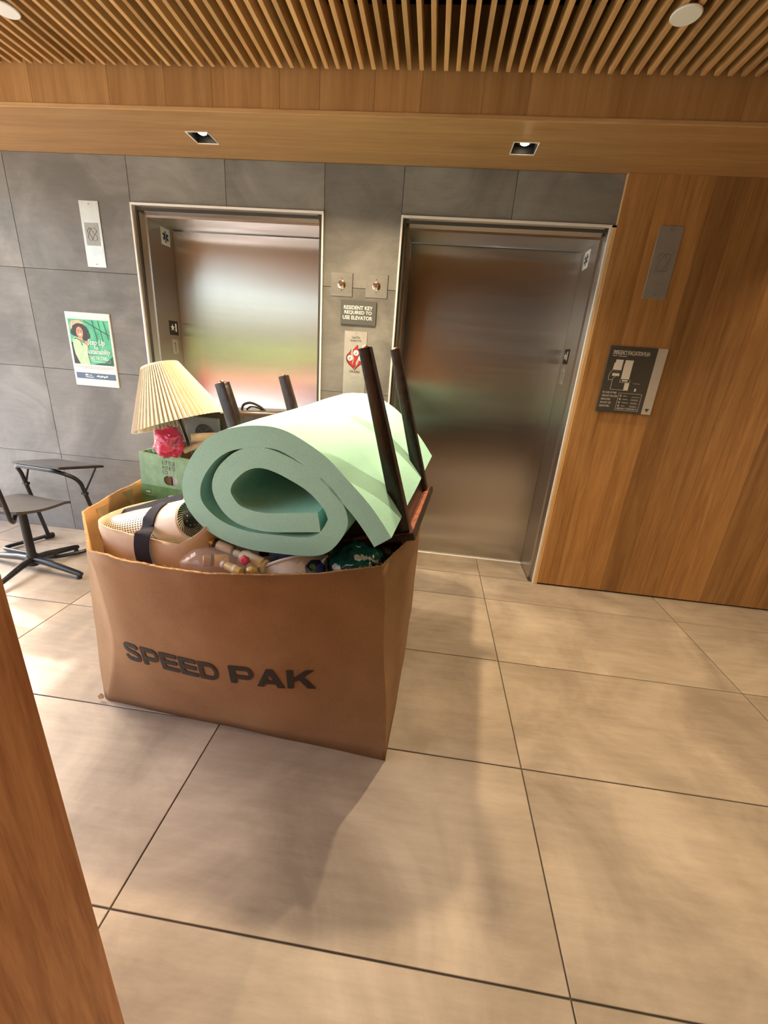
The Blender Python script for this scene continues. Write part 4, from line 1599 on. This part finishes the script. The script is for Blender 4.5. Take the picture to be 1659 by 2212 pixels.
text_fit(bm, 'LITTLE', 0.108, 0.168, 0.318, 0.336, pO, pX, pZ, pN, 0.0008, weight=0.016)
text_fit(bm, 'POTATO', 0.108, 0.168, 0.295, 0.313, pO, pX, pZ, pN, 0.0008, weight=0.016)
text_fit(bm, 'CO.', 0.108, 0.136, 0.276, 0.292, pO, pX, pZ, pN, 0.0008, weight=0.016)
text_fit(bm, 'LITTLE DUOS', 0.018, 0.068, 0.150, 0.161, pO, pX, pZ, pN, 0.0008, weight=0.016)
obj('lettering', bm, POTINK, po)
bm = NB()
for q in (rect(0.018, 0.046, 0.186, 0.1885), rect(0.018, 0.046, 0.1715, 0.174), rect(0.018, 0.0205, 0.174, 0.186), rect(0.0435, 0.046, 0.174, 0.186)):
    prism(bm, q, pO, pX, pZ, pN, 0.0008)
obj('printed_frame', bm, POTINK, po)
bm = NB()
prism(bm, rect(0.0215, 0.0425, 0.177, 0.183), pO, pX, pZ, pN, 0.0008)
obj('printed_word', bm, CREAMW, po)
bm = NB()
prism(bm, [(0.150 + 0.02 * math.cos(a) * (1 + .2 * math.sin(3 * a)), 0.168 + 0.012 * math.sin(a)) for a in [2 * PI * k / 20 for k in range(20)]], pO, pX, pZ, pN, 0.0008)
obj('printed_badge', bm, CREAMW, po)
bm = NB()
for q in (0.12, 0.136, 0.152, 0.172):
    prism(bm, rect(q, q + 0.0012, 0.262, 0.352), pO, pX, pZ, pN, 0.0009)
obj('worn_crease', bm, CREAMW, po)
# white sheet inside, seen through the hand hole
o = single('white_sheet', px_(bbox(0.146, 0.30, 0.012, 0.014, 0.02, 0.30)), plain('lilac_sheet', (0.62, 0.58, 0.66), 0.7), 'pale lilac sheet behind the hand hole of the green carton', 'sheet')

# crumpled pink film bag
random.seed(11)


def crumple(c, rx, ry, rz, amp, freq, sub=4, ridge=True, seed=0):
    bm = NB()
    bmesh.ops.create_icosphere(bm, subdivisions=sub, radius=1)
    for v in bm.verts:
        n0 = v.co.normalized()
        d_ = noise.noise(n0 * freq + V((seed, 0, 0))) * amp
        d2 = (1 - abs(noise.noise(n0 * freq * 2.2 + V((0, seed, 5))))) ** 3 * amp * 0.7 if ridge else 0
        s = 1 + d_ + d2
        v.co = V(c) + V((n0.x * rx, n0.y * ry, n0.z * rz)) * s
    return bm


single('pink_bag', crumple((-1.572, -1.085, 1.020), 0.056, 0.045, 0.056, 0.30, 1.7, 4, True, 3), PINK, 'crumpled hot pink plastic bag below the lamp shade', 'bag', (-1.572, -1.085, 0.964), 'all')
bt = thing('white_bottle', 'slim white bottle with green base behind the pink bag', 'bottle', (-1.640, -1.06, 0.965))
bm = NB()
lathe(bm, [(0.010, 0), (0.010, 0.075), (0.006, 0.085), (0.006, 0.10)], (-1.640, -1.06, 0.990), (0.0, 0.02, 1), 16)
obj('body', bm, WHITE, bt, smooth=True)
bm = NB()
lathe(bm, [(0.012, -0.018), (0.024, -0.014), (0.027, 0.0), (0.022, 0.014), (0.008, 0.018)], (-1.632, -1.065, 0.983), (0.15, 0, 1), 20)
obj('base_cap', bm, GREENCAP, bt, smooth=True)

# rolled papers
for i, (a, b_, r_, lab) in enumerate((((-1.512, -1.015, 1.035), (-1.40, -0.93, 1.035), 0.019, 'thin peach paper roll between lamp and foam roll, upper one'), ((-1.545, -1.02, 0.972), (-1.40, -0.95, 1.045), 0.013, 'peach paper tube leaning below the other, beside the pink bag'))):
    bm = NB()
    a, b_ = V(a), V(b_)
    ax = (b_ - a).normalized()
    L_ = (b_ - a).length
    lathe(bm, [(r_ * 0.75, 0), (r_, 0), (r_, L_), (r_ * 0.75, L_), (r_ * 0.75, 0.001)], a, ax, 20, False, False)
    single('paper_roll', bm, PAPER, lab, 'paper roll', a, True, 'peach paper rolls')

# black appliance with round grille
apl = thing('black_appliance', 'black boxy appliance with round grille behind the lamp', 'appliance', (-1.37, -0.78, 0.88))
bm = bbox(-1.595, -1.13, -0.88, -0.68, 0.86, 1.132, 0.022, 3)
for v in bm.verts:
    if v.co.z > 1.0:
        v.co.z += (v.co.x + 1.6) * 0.05
obj('housing', bm, BROWNGLOSS, apl, smooth=True)
bm = bbox(-1.606, -1.44, -0.892, -0.874, 0.94, 1.108, 0.004)
obj('side_panel', bm, GREYP, apl)
bm = NB()
gc = V((-1.516, -0.8925, 1.034))
lathe(bm, [(0.043, 0), (0.043, 0.0012)], gc, NF, 32)
gr = obj('grille_recess', bm, BLACK, apl)
bm = NB()
for q in (0.010, 0.018, 0.026, 0.034, 0.042):
    tube(bm, [gc + V((math.cos(a) * q, -0.002, math.sin(a) * q)) for a in [2 * PI * k / 28 for k in range(28)]], 0.0013, 5, closed=True)
for k in range(4):
    a = PI / 4 + k * PI / 2
    tube(bm, [gc + V((0, -0.002, 0)), gc + V((math.cos(a) * 0.042, -0.002, math.sin(a) * 0.042))], 0.0013, 5)
obj('grille_rings', bm, GREYP, apl)
bm = NB()
tube(bm, smooth_path([(-1.37, -0.80, 1.142), (-1.36, -0.80, 1.168), (-1.325, -0.80, 1.180), (-1.285, -0.80, 1.168), (-1.255, -0.80, 1.148)], 6), 0.006, 8)
tube(bm, smooth_path([(-1.35, -0.79, 1.146), (-1.33, -0.79, 1.160), (-1.30, -0.79, 1.160), (-1.275, -0.79, 1.150)], 6), 0.004, 8)
obj('carry_handle', bm, BLACKP, apl, smooth=True)

# ------------------------------------------------------------------ canvas tote with tower fan
tote = thing('tote_bag', 'cream canvas tote bag with navy straps inside the carton', 'bag', (-1.40, -1.40, 0.55))


def tote_ring(z, grow=0.0):
    pts = [(-1.605, -1.30), (-1.628, -1.40), (-1.600, -1.485), (-1.53, -1.525), (-1.40, -1.545), (-1.27, -1.545), (-1.19, -1.50), (-1.165, -1.42), (-1.19, -1.32), (-1.30, -1.25), (-1.45, -1.235)]
    return smooth_path([(p[0], p[1], z) for p in pts], 5, True)


def tote_top(x, y):
    if y < -1.40:
        f = [(-1.64, .800), (-1.60, .812), (-1.50, .808), (-1.40, .802), (-1.33, .795), (-1.27, .790), (-1.225, .815), (-1.18, .858), (-1.15, .84)]
    else:
        f = [(-1.64, .80), (-1.5, .83), (-1.3, .85), (-1.15, .84)]
    for (a, za), (b_, zb) in zip(f[:-1], f[1:]):
        if a <= x <= b_:
            return za + (zb - za) * (x - a) / (b_ - a)
    return f[0][1] if x < f[0][0] else f[-1][1]


bm = NB()
base_ring = tote_ring(0)
rows = []
NTZ = 10
for j in range(NTZ + 1):
    s = j / NTZ
    row = []
    for k, p in enumerate(base_ring):
        zt = tote_top(p.x, p.y)
        z = 0.56 + (zt - 0.56) * s
        q = V((p.x, p.y, z))
        w = noise.noise(q * 9) * 0.010 + noise.noise(q * 22) * 0.004
        n0 = V((p.x + 1.40, p.y + 1.40, 0)).normalized()
        row.append(bm.verts.new(q + n0 * w * (0.3 + 0.7 * s)))
    rows.append(row)
for j in range(NTZ):
    for k in range(len(base_ring)):
        k2 = (k + 1) % len(base_ring)
        bm.faces.new((rows[j][k], rows[j][k2], rows[j + 1][k2], rows[j + 1][k]))
bm.faces.new(list(reversed(rows[0])))
ob = obj('canvas_body', bm, CANVAS, tote, smooth='all')
sm = ob.modifiers.new('cloth', 'SOLIDIFY')
sm.thickness = 0.003
sm.offset = 1


def ribbon(name, pts, wdirs, w, mat, parent, th=0.003):
    bm = NB()
    P = smooth_path(pts, 8)
    Wd = smooth_path(wdirs, 8)
    rows_ = []
    n_ = len(P)
    for i, p in enumerate(P):
        tg = (P[min(i + 1, n_ - 1)] - P[max(i - 1, 0)]).normalized()
        wd = (Wd[i] - tg * Wd[i].dot(tg)).normalized()
        nn = tg.cross(wd).normalized()
        rows_.append([bm.verts.new(p + wd * w / 2 * s + nn * th / 2 * t_) for s, t_ in ((-1, -1), (1, -1), (1, 1), (-1, 1))])
    for i in range(n_ - 1):
        for k in range(4):
            bm.faces.new((rows_[i][k], rows_[i][(k + 1) % 4], rows_[i + 1][(k + 1) % 4], rows_[i + 1][k]))
    bm.faces.new(list(reversed(rows_[0])))
    bm.faces.new(rows_[-1])
    return obj(name, bm, mat, parent, smooth=True)


fanA, fanB = V((-1.632, -1.385, 0.722)), V((-1.262, -1.462, 0.848))
fax = (fanB - fanA).normalized()
FLn = (fanB - fanA).length
# straps: one up the front panel and over the fan, one along its far side
sc_ = fanA + (fanB - fanA) * 0.70
sx_, sy_, _ = frame_from(fax)
front = [(-1.385, -1.560, 0.60), (-1.380, -1.566, 0.68), (-1.390, -1.566, 0.745), (-1.390, -1.562, 0.790), (-1.386, -1.553, 0.818)]
over = []
for k_, q_ in enumerate((0.25, 0.65, 1.1, 1.55)):
    # angle measured from the viewer side (-Y) over the top
    side = V((0, -1, 0)) - fax * V((0, -1, 0)).dot(fax)
    side.normalize()
    upv = ZA - fax * ZA.dot(fax)
    upv.normalize()
    over.append(fanA + (fanB - fanA) * (0.67 + 0.030 * k_) + (side * math.cos(q_) + upv * math.sin(q_)) * 0.0765)
ribbon('strap', front + over, [(1, 0, 0)] * len(front) + [tuple(fax)] * len(over), 0.052, NAVY, tote)
b0 = fanA + ZA * 0.058 + V((0, 0.045, 0))
b1 = fanB + ZA * 0.058 + V((-0.06, 0.050, 0))
ribbon('strap', [b1, b1.lerp(b0, 0.35) + ZA * 0.004, b1.lerp(b0, 0.7) + ZA * 0.003, b0 + V((-0.005, 0, 0)), b0 + V((-0.03, -0.02, -0.035)), b0 + V((-0.035, -0.03, -0.08))],
       [(0.05, 0.7, 0.6)] * 6, 0.030, NAVY, tote)

fan = thing('tower_fan', 'white tower fan with perforated side lying in the tote bag', 'fan', (-1.45, -1.41, 0.70))
bm = NB()
lathe(bm, [(0.062 + 0.006 * min(1, q * 2), 0.012 + FLn * 0.66 * q) for q in [k / 10 for k in range(11)]], fanA, fax, 48, True, False, uv=True)
obj('perforated_shell', bm, PERF, fan, smooth=True)
bm = NB()
lathe(bm, [(0.068, 0.012 + FLn * 0.66), (0.070, FLn * 0.75), (0.072, FLn * 0.92), (0.071, FLn - 0.004), (0.066, FLn), (0.063, FLn - 0.002), (0.061, FLn - 0.022)], fanA, fax, 48, False, False)
obj('shell_end', bm, FANWHITE, fan, smooth=True)
bm = NB()
lathe(bm, [(0.046, -0.006), (0.058, 0.0), (0.062, 0.012)], fanA, fax, 40, True, False)
obj('end_cap', bm, plain('copper_plastic', (0.55, 0.33, 0.22), 0.35), fan, smooth=True)
x_, y_, a_ = frame_from(fax)
bm = NB()
lathe(bm, [(0.061, FLn - 0.020), (0.0605, FLn - 0.0195)], fanA, fax, 40)
obj('grille_back', bm, BLACK, fan)
bm = NB()
NV = 34
for k in range(NV):
    pts = []
    for q in range(5):
        rr = 0.029 + (0.0605 - 0.029) * q / 4
        an = 2 * PI * k / NV + 0.45 * (q / 4)
        pts.append(fanA + a_ * (FLn - 0.012) + (x_ * math.cos(an) + y_ * math.sin(an)) * rr)
    tube(bm, pts, [0.0010, 0.0014, 0.0018, 0.0021, 0.0024], 5)
obj('grille_vanes', bm, plain('grey_vane', (0.42, 0.40, 0.36), 0.4), fan)['kind'] = 'stuff'
bm = NB()
lathe(bm, [(0.031, -0.004), (0.031, 0.002), (0.028, 0.004), (0.0, 0.004)], fanA + a_ * (FLn - 0.010), fax, 32, True, False)
hb = obj('hub_panel', bm, BLACK, fan, smooth=True)
bm = NB()
for q in range(5):
    an = 2.2 + q * 0.9
    lathe(bm, [(0.0022, 0), (0.0018, 0.0008)], fanA + a_ * (FLn - 0.0058) + (x_ * math.cos(an) + y_ * math.sin(an)) * 0.022, fax, 8)
obj('touch_icons', bm, WHITE, hb)

# ------------------------------------------------------------------ clear pouch with bottles
bm = crumple((-1.135, -1.545, 0.722), 0.130, 0.068, 0.060, 0.14, 1.6, 4, True, 8)
pch = single('clear_pouch', bm, PINKFILM, 'clear pinkish plastic pouch full of small bottles', 'pouch', (-1.125, -1.545, 0.66), 'all')


def bottle(c, ax, R_, L_, body, cap, label, capl=0.03, extra=None, capr=0.6):
    c, ax = V(c), V(ax).normalized()
    t = thing('small_bottle', label, 'bottle', c, 'small bottles in the clear pouch')
    bm = NB()
    lathe(bm, [(R_ * 0.85, 0), (R_, 0.006), (R_, L_ * 0.8), (R_ * 0.75, L_ * 0.93), (R_ * 0.45, L_)], c, ax, 24)
    obj('body', bm, body, t, smooth=True)
    bm = NB()
    lathe(bm, [(R_ * capr, L_), (R_ * capr, L_ + capl), (R_ * capr * 0.8, L_ + capl + 0.003)], c, ax, 20)
    obj('cap', bm, cap, t, smooth=True)
    if extra:
        bm = NB()
        lathe(bm, [(R_ + 0.0006, L_ * extra[0]), (R_ + 0.0006, L_ * extra[1])], c, ax, 24, False, False)
        obj('printed_band', bm, extra[2], t, smooth=True)
    return t


bottle((-1.105, -1.535, 0.745), (-0.75, -0.45, 0.10), 0.021, 0.055, YELLOWB, GOLD, 'stout yellow bottle with black neck ring in the pouch', 0.022, (0.84, 0.98, BLACK), 0.9)
bottle((-1.110, -1.492, 0.762), (-0.8, 0.1, 0.18), 0.016, 0.07, CREAMB, GOLD, 'slim bottle with gold cap at the left of the pouch', 0.028, (0.80, 0.95, BLACK), 0.95)
bottle((-0.975, -1.535, 0.735), (-0.80, 0.25, 0.14), 0.026, 0.11, CREAMB, WHITE, 'white bottle with floral print in the pouch', 0.02, (0.05, 0.12, GOLD), 0.5)
bottle((-1.030, -1.600, 0.745), (-0.85, 0.35, 0.02), 0.014, 0.075, YELLOWB, WHITE, 'small tan bottle lying at the front of the pouch', 0.012, (0.3, 0.5, CREAMB), 0.8)
# rose ornament
bm = crumple((-1.036, -1.560, 0.765), 0.015, 0.013, 0.014, 0.3, 2.0, 3, True, 5)
single('rose_trinket', bm, ROSE, 'tiny red rose trinket among the bottles', 'trinket', (-1.036, -1.56, 0.75), 'all')
bm = crumple((-1.000, -1.590, 0.750), 0.017, 0.012, 0.010, 0.3, 2.0, 3, True, 9)
single('yellow_trinket', bm, YELLOWB, 'small yellow petal-shaped trinket beside the red rose', 'trinket', (-1.0, -1.59, 0.74), 'all')

# white bucket with blue label
bkt = thing('white_bucket', 'white plastic bucket with blue label under the foam roll', 'bucket', (-0.80, -1.44, 0.56))
bax = V((-0.40, 0.60, 0.70)).normalized()
BL_ = 0.20
bA = V((-0.922, -1.425, 0.680)) - bax * BL_
bm = NB()
lathe(bm, [(0.0, 0.0), (0.110, 0.0), (0.116, 0.004), (0.138, BL_), (0.133, BL_), (0.111, 0.006), (0.0, 0.006)], bA, bax, 48, False, False)
obj('body', bm, BUCKET, bkt, smooth=True)
bm = NB()
x_, y_, a_ = frame_from(bax)
tube(bm, [bA + a_ * (BL_ - 0.004) + (x_ * math.cos(q) + y_ * math.sin(q)) * 0.1395 for q in [2 * PI * k / 48 for k in range(48)]], 0.0055, 8, closed=True)
obj('rim', bm, BUCKET, bkt, smooth=True)


def on_bucket(h0, h1, a0, a1, name, mat, lift, chamfer=0.0):
    bm = NB()
    n_ = 10
    rws = []
    for i in range(n_ + 1):
        an = a0 + (a1 - a0) * i / n_
        e = chamfer * max(0, 1 - min(i, n_ - i) / 3)
        row = []
        for h in (h0 + e, h1 - e):
            R_ = 0.116 + (0.138 - 0.116) * h / BL_ + lift
            row.append(bm.verts.new(bA + a_ * h + (x_ * math.cos(an) + y_ * math.sin(an)) * R_))
        rws.append(row)
    for i in range(n_):
        bm.faces.new((rws[i][0], rws[i + 1][0], rws[i + 1][1], rws[i][1]))
    return obj(name, bm, mat, bkt, smooth=True)


# find the angle that faces up / towards the viewer
bestA = max([2 * PI * k / 72 for k in range(72)], key=lambda q: (x_ * math.cos(q) + y_ * math.sin(q)).dot(V((0.80, -0.45, 0.40))))
on_bucket(0.090, 0.180, bestA - 0.36, bestA + 0.30, 'blue_label', BLUELAB, 0.0008, 0.02)
on_bucket(0.148, 0.166, bestA - 0.24, bestA - 0.06, 'lime_mark', LIMELAB, 0.0014, 0.006)
on_bucket(0.112, 0.130, bestA - 0.05, bestA + 0.12, 'white_mark', WHITE, 0.0014, 0.004)
single('blue_cloth', crumple((-0.960, -1.375, 0.700), 0.055, 0.055, 0.050, 0.25, 1.8, 4, True, 2), plain('blue_film', (0.16, 0.22, 0.50), 0.35, vary=0.4, vscale=30), 'crumpled blue plastic inside the white bucket', 'bag', (-0.960, -1.375, 0.65), 'all')

# teal bag in the front right corner
tb = thing('teal_bag', 'crinkled dark teal plastic bag in the front right corner', 'bag', (-0.66, -1.38, 0.60))
bm = crumple((-0.680, -1.400, 0.700), 0.110, 0.108, 0.094, 0.14, 2.2, 5, True, 6)
bob = obj('film', bm, TEAL, tb, smooth='all')
bm = NB()
random.seed(21)
src = crumple((-0.680, -1.400, 0.700), 0.1115, 0.1095, 0.0955, 0.14, 2.2, 5, True, 6)
keep = []
for f in src.faces:
    c = f.calc_center_median()
    n0 = c - V((-0.672, -1.395, 0.700))
    if c.y < -1.42 and c.z > 0.735 and -0.69 < c.x < -0.61 and noise.noise(c * 24) > 0.12:
        keep.append(f)
    elif c.y < -1.44 and c.z > 0.70 and c.x < -0.73 and noise.noise(c * 24) > 0.2:
        keep.append(f)
mpv = {}
for f in keep:
    vv = []
    for v in f.verts:
        if v not in mpv:
            mpv[v] = bm.verts.new(v.co)
        vv.append(mpv[v])
    bm.faces.new(vv)
src.free()
obj('white_print', bm, FILMWHITE, tb, smooth='all')
single('dark_bag', crumple((-0.585, -1.32, 0.742), 0.045, 0.075, 0.055, 0.25, 2.0, 4, True, 4), plain('smoky_film', (0.045, 0.05, 0.048), 0.25), 'smoky grey plastic bag below the near right table leg', 'bag', (-0.585, -1.32, 0.69), 'all')
single('dark_filler', crumple((-1.12, -1.05, 0.27), 0.52, 0.40, 0.235, 0.10, 2.4, 4, True, 7), FILLER_BLACK, 'dark filler added to stand in for the shade inside the carton', 'bag', (-1.12, -1.05, 0.02), 'all')  # dark filler added for the shade between the contents

# ------------------------------------------------------------------ chair by the wall
ch = thing('swivel_chair', 'black chair with charcoal seat on a four-legged pedestal base', 'chair', (-2.885, -0.61, 0))
hub = V((-2.885, -0.61, 0))
bm = NB()
lathe(bm, [(0.030, 0.030), (0.034, 0.06), (0.030, 0.10), (0.024, 0.11), (0.0235, 0.415)], hub, ZA, 20)
obj('pedestal', bm, TUBSTEEL, ch, smooth=True)
for (dx, dy) in ((0.366, -0.048), (0.055, 0.285), (-0.36, 0.05), (0.05, -0.33)):
    bm = NB()
    e = hub + V((dx, dy, 0))
    tube(bm, [hub + V((0, 0, 0.070)), hub + V((dx * 0.3, dy * 0.3, 0.066)), hub + V((dx * 0.94, dy * 0.94, 0.036)), e + V((0, 0, 0.032))], [0.023, 0.021, 0.017, 0.014], 12)
    lg = obj('leg', bm, TUBSTEEL, ch, smooth=True)
    bm = NB()
    lathe(bm, [(0.015, 0), (0.015, 0.012), (0.010, 0.018)], hub + V((dx * 0.94, dy * 0.94, 0.001)), ZA, 14)
    obj('foot', bm, BLACKP, lg, smooth=True)
# seat shell
sc = [V((-2.696, -0.813, 0.44)), V((-2.634, -0.470, 0.44)), V((-3.020, -0.430, 0.44)), V((-3.085, -0.780, 0.44))]
bm = NB()
NS = 12
top, botm = [], []
for i in range(NS + 1):
    u = i / NS
    rt, rb = [], []
    for j in range(NS + 1):
        w = j / NS
        # rounded-square mapping
        a, c = u * 2 - 1, w * 2 - 1
        a2 = a * math.sqrt(max(0, 1 - 0.22 * c * c))
        c2 = c * math.sqrt(max(0, 1 - 0.22 * a * a))
        uu, ww = (a2 + 1) / 2, (c2 + 1) / 2
        p = sc[0].lerp(sc[3], uu).lerp(sc[1].lerp(sc[2], uu), ww)
        dz = 0.012 * (a2 * a2) - 0.010 * (1 - c2 * c2) * 0.6 + 0.018 * max(0, -c2) ** 2 - 0.030 * max(0, c2 - 0.55) ** 2 * 4
        rt.append(bm.verts.new(p + V((0, 0, dz + 0.008))))
        rb.append(bm.verts.new(p + V((0, 0, dz - 0.008))))
    top.append(rt)
    botm.append(rb)
for i in range(NS):
    for j in range(NS):
        bm.faces.new((top[i][j], top[i + 1][j], top[i + 1][j + 1], top[i][j + 1]))
        bm.faces.new((botm[i][j], botm[i][j + 1], botm[i + 1][j + 1], botm[i + 1][j]))
for k in range(NS):
    bm.faces.new((top[k][0], botm[k][0], botm[k + 1][0], top[k + 1][0]))
    bm.faces.new((top[k][NS], top[k + 1][NS], botm[k + 1][NS], botm[k][NS]))
    bm.faces.new((top[0][k], top[0][k + 1], botm[0][k + 1], botm[0][k]))
    bm.faces.new((top[NS][k], botm[NS][k], botm[NS][k + 1], top[NS][k + 1]))
obj('seat', bm, SEATM, ch, smooth=True)
obj('seat_bracket', bbox(-2.97, -2.80, -0.68, -0.54, 0.412, 0.430, 0.003), TUBSTEEL, ch)
bp_ = [(-2.86, -0.66, 0.418), (-2.720, -0.815, 0.416), (-2.700, -0.845, 0.44), (-2.705, -0.850, 0.52), (-2.712, -0.862, 0.64), (-2.735, -0.880, 0.80), (-2.80, -0.885, 0.84), (-3.02, -0.87, 0.84), (-3.085, -0.855, 0.80), (-3.095, -0.83, 0.64), (-3.090, -0.815, 0.44), (-3.07, -0.79, 0.416), (-2.92, -0.66, 0.418)]
bm = NB()
tube(bm, fillet_path(bp_, 0.05), 0.012, 10)
obj('back_frame', bm, TUBSTEEL, ch, smooth=True)
bm = NB()
rws = []
for i in range(11):
    u = i / 10
    row = []
    for j in range(9):
        w = j / 8
        x = -2.722 + (-3.088 + 2.722) * u
        z = 0.52 + 0.29 * w
        y = -0.845 - 0.030 * w - 0.03 * math.sin(PI * u) + (0.012 * u)
        row.append((x, y, z))
    rws.append(row)
fr_ = [[bm.verts.new(p) for p in r_] for r_ in rws]
bk_ = [[bm.verts.new((p[0], p[1] - 0.010, p[2])) for p in r_] for r_ in rws]
for i in range(10):
    for j in range(8):
        bm.faces.new((fr_[i][j], fr_[i + 1][j], fr_[i + 1][j + 1], fr_[i][j + 1]))
        bm.faces.new((bk_[i][j], bk_[i][j + 1], bk_[i + 1][j + 1], bk_[i + 1][j]))
for i in range(10):
    bm.faces.new((fr_[i][0], bk_[i][0], bk_[i + 1][0], fr_[i + 1][0]))
    bm.faces.new((fr_[i][8], fr_[i + 1][8], bk_[i + 1][8], bk_[i][8]))
for j in range(8):
    bm.faces.new((fr_[0][j], fr_[0][j + 1], bk_[0][j + 1], bk_[0][j]))
    bm.faces.new((fr_[10][j], bk_[10][j], bk_[10][j + 1], fr_[10][j + 1]))
obj('backrest', bm, SEATM, ch, smooth=True)

# ------------------------------------------------------------------ small tray desk by the wall
dk = thing('tray_desk', 'small black tray desk on bent tube legs by the grey wall', 'desk', (-2.95, -0.33, 0))
tc_ = [V((-3.075, -0.430, 0.643)), V((-2.715, -0.470, 0.643)), V((-2.530, -0.325, 0.643)), V((-2.895, -0.285, 0.643))]
bm = NB()
prism(bm, [(p.x, p.y) for p in tc_], (0, 0, 0.632), XA, YA, ZA, 0.016)
bmesh.ops.bevel(bm, geom=list(bm.edges), offset=0.004, segments=2, affect='EDGES', profile=0.5)
tr = obj('tray', bm, TUBSTEEL, dk)
bm = NB()
cn = sum(tc_, V((0, 0, 0))) / 4
prism(bm, [((p.x - cn.x) * 0.93 + cn.x, (p.y - cn.y) * 0.93 + cn.y) for p in tc_], (0, 0, 0.6482), XA, YA, ZA, 0.0012)
obj('tray_mat', bm, TRAYTOP, tr)
up = [V((-3.055, -0.40, 0.622)), V((-2.700, -0.435, 0.622))]
ft = [V((-3.170, -0.200, 0.020)), V((-2.815, -0.225, 0.020))]
bm = NB()
fp = [ft[0] + V((0, 0, 0.0)), up[0] + V((-0.022, 0.035, -0.06)), up[0] + V((-0.004, -0.0, 0)), up[1] + V((0.01, 0.0, 0)), up[1] + V((0.065, 0.02, -0.06)), ft[1] + V((0.06, 0.0, 0.0))]
fp = [ft[0], V((-3.085, -0.375, 0.56)), V((-3.060, -0.425, 0.620)), V((-2.735, -0.462, 0.620)), V((-2.655, -0.400, 0.56)), V((-2.715, -0.200, 0.020))]
tube(bm, fillet_path(fp, 0.055, 7), 0.0125, 12)
obj('leg_frame', bm, TUBSTEEL, dk, smooth=True)
for (a, b_) in (((-3.020, -0.365, 0.632), (-3.098, -0.345, 0.475)), ((-2.575, -0.345, 0.632), (-2.667, -0.362, 0.455))):
    bm = NB()
    tube(bm, [a, b_], 0.006, 8)
    st = obj('brace', bm, TUBSTEEL, dk, smooth=True)
    bm = NB()
    c = V(b_)
    lathe(bm, [(0.012, -0.018), (0.013, 0), (0.012, 0.018)], c, (1, -0.1, 0), 14)
    obj('locking_knob', bm, BLACKP, st, smooth=True)
bm = NB()
tube(bm, fillet_path([(-3.175, -0.190, 0.022), (-3.285, -0.450, 0.022), (-2.870, -0.490, 0.022), (-2.755, -0.36, 0.022), (-2.715, -0.20, 0.022)], 0.05, 6), 0.0125, 12)
obj('floor_frame', bm, TUBSTEEL, dk, smooth=True)
for p in ((-3.172, -0.195, 0.022), (-2.715, -0.20, 0.022)):
    bm = NB()
    lathe(bm, [(0.016, -0.03), (0.020, -0.025), (0.020, 0.025), (0.016, 0.03)], p, (0.4, 0.9, 0), 14)
    obj('end_cap', bm, BLACKP, dk, smooth=True)
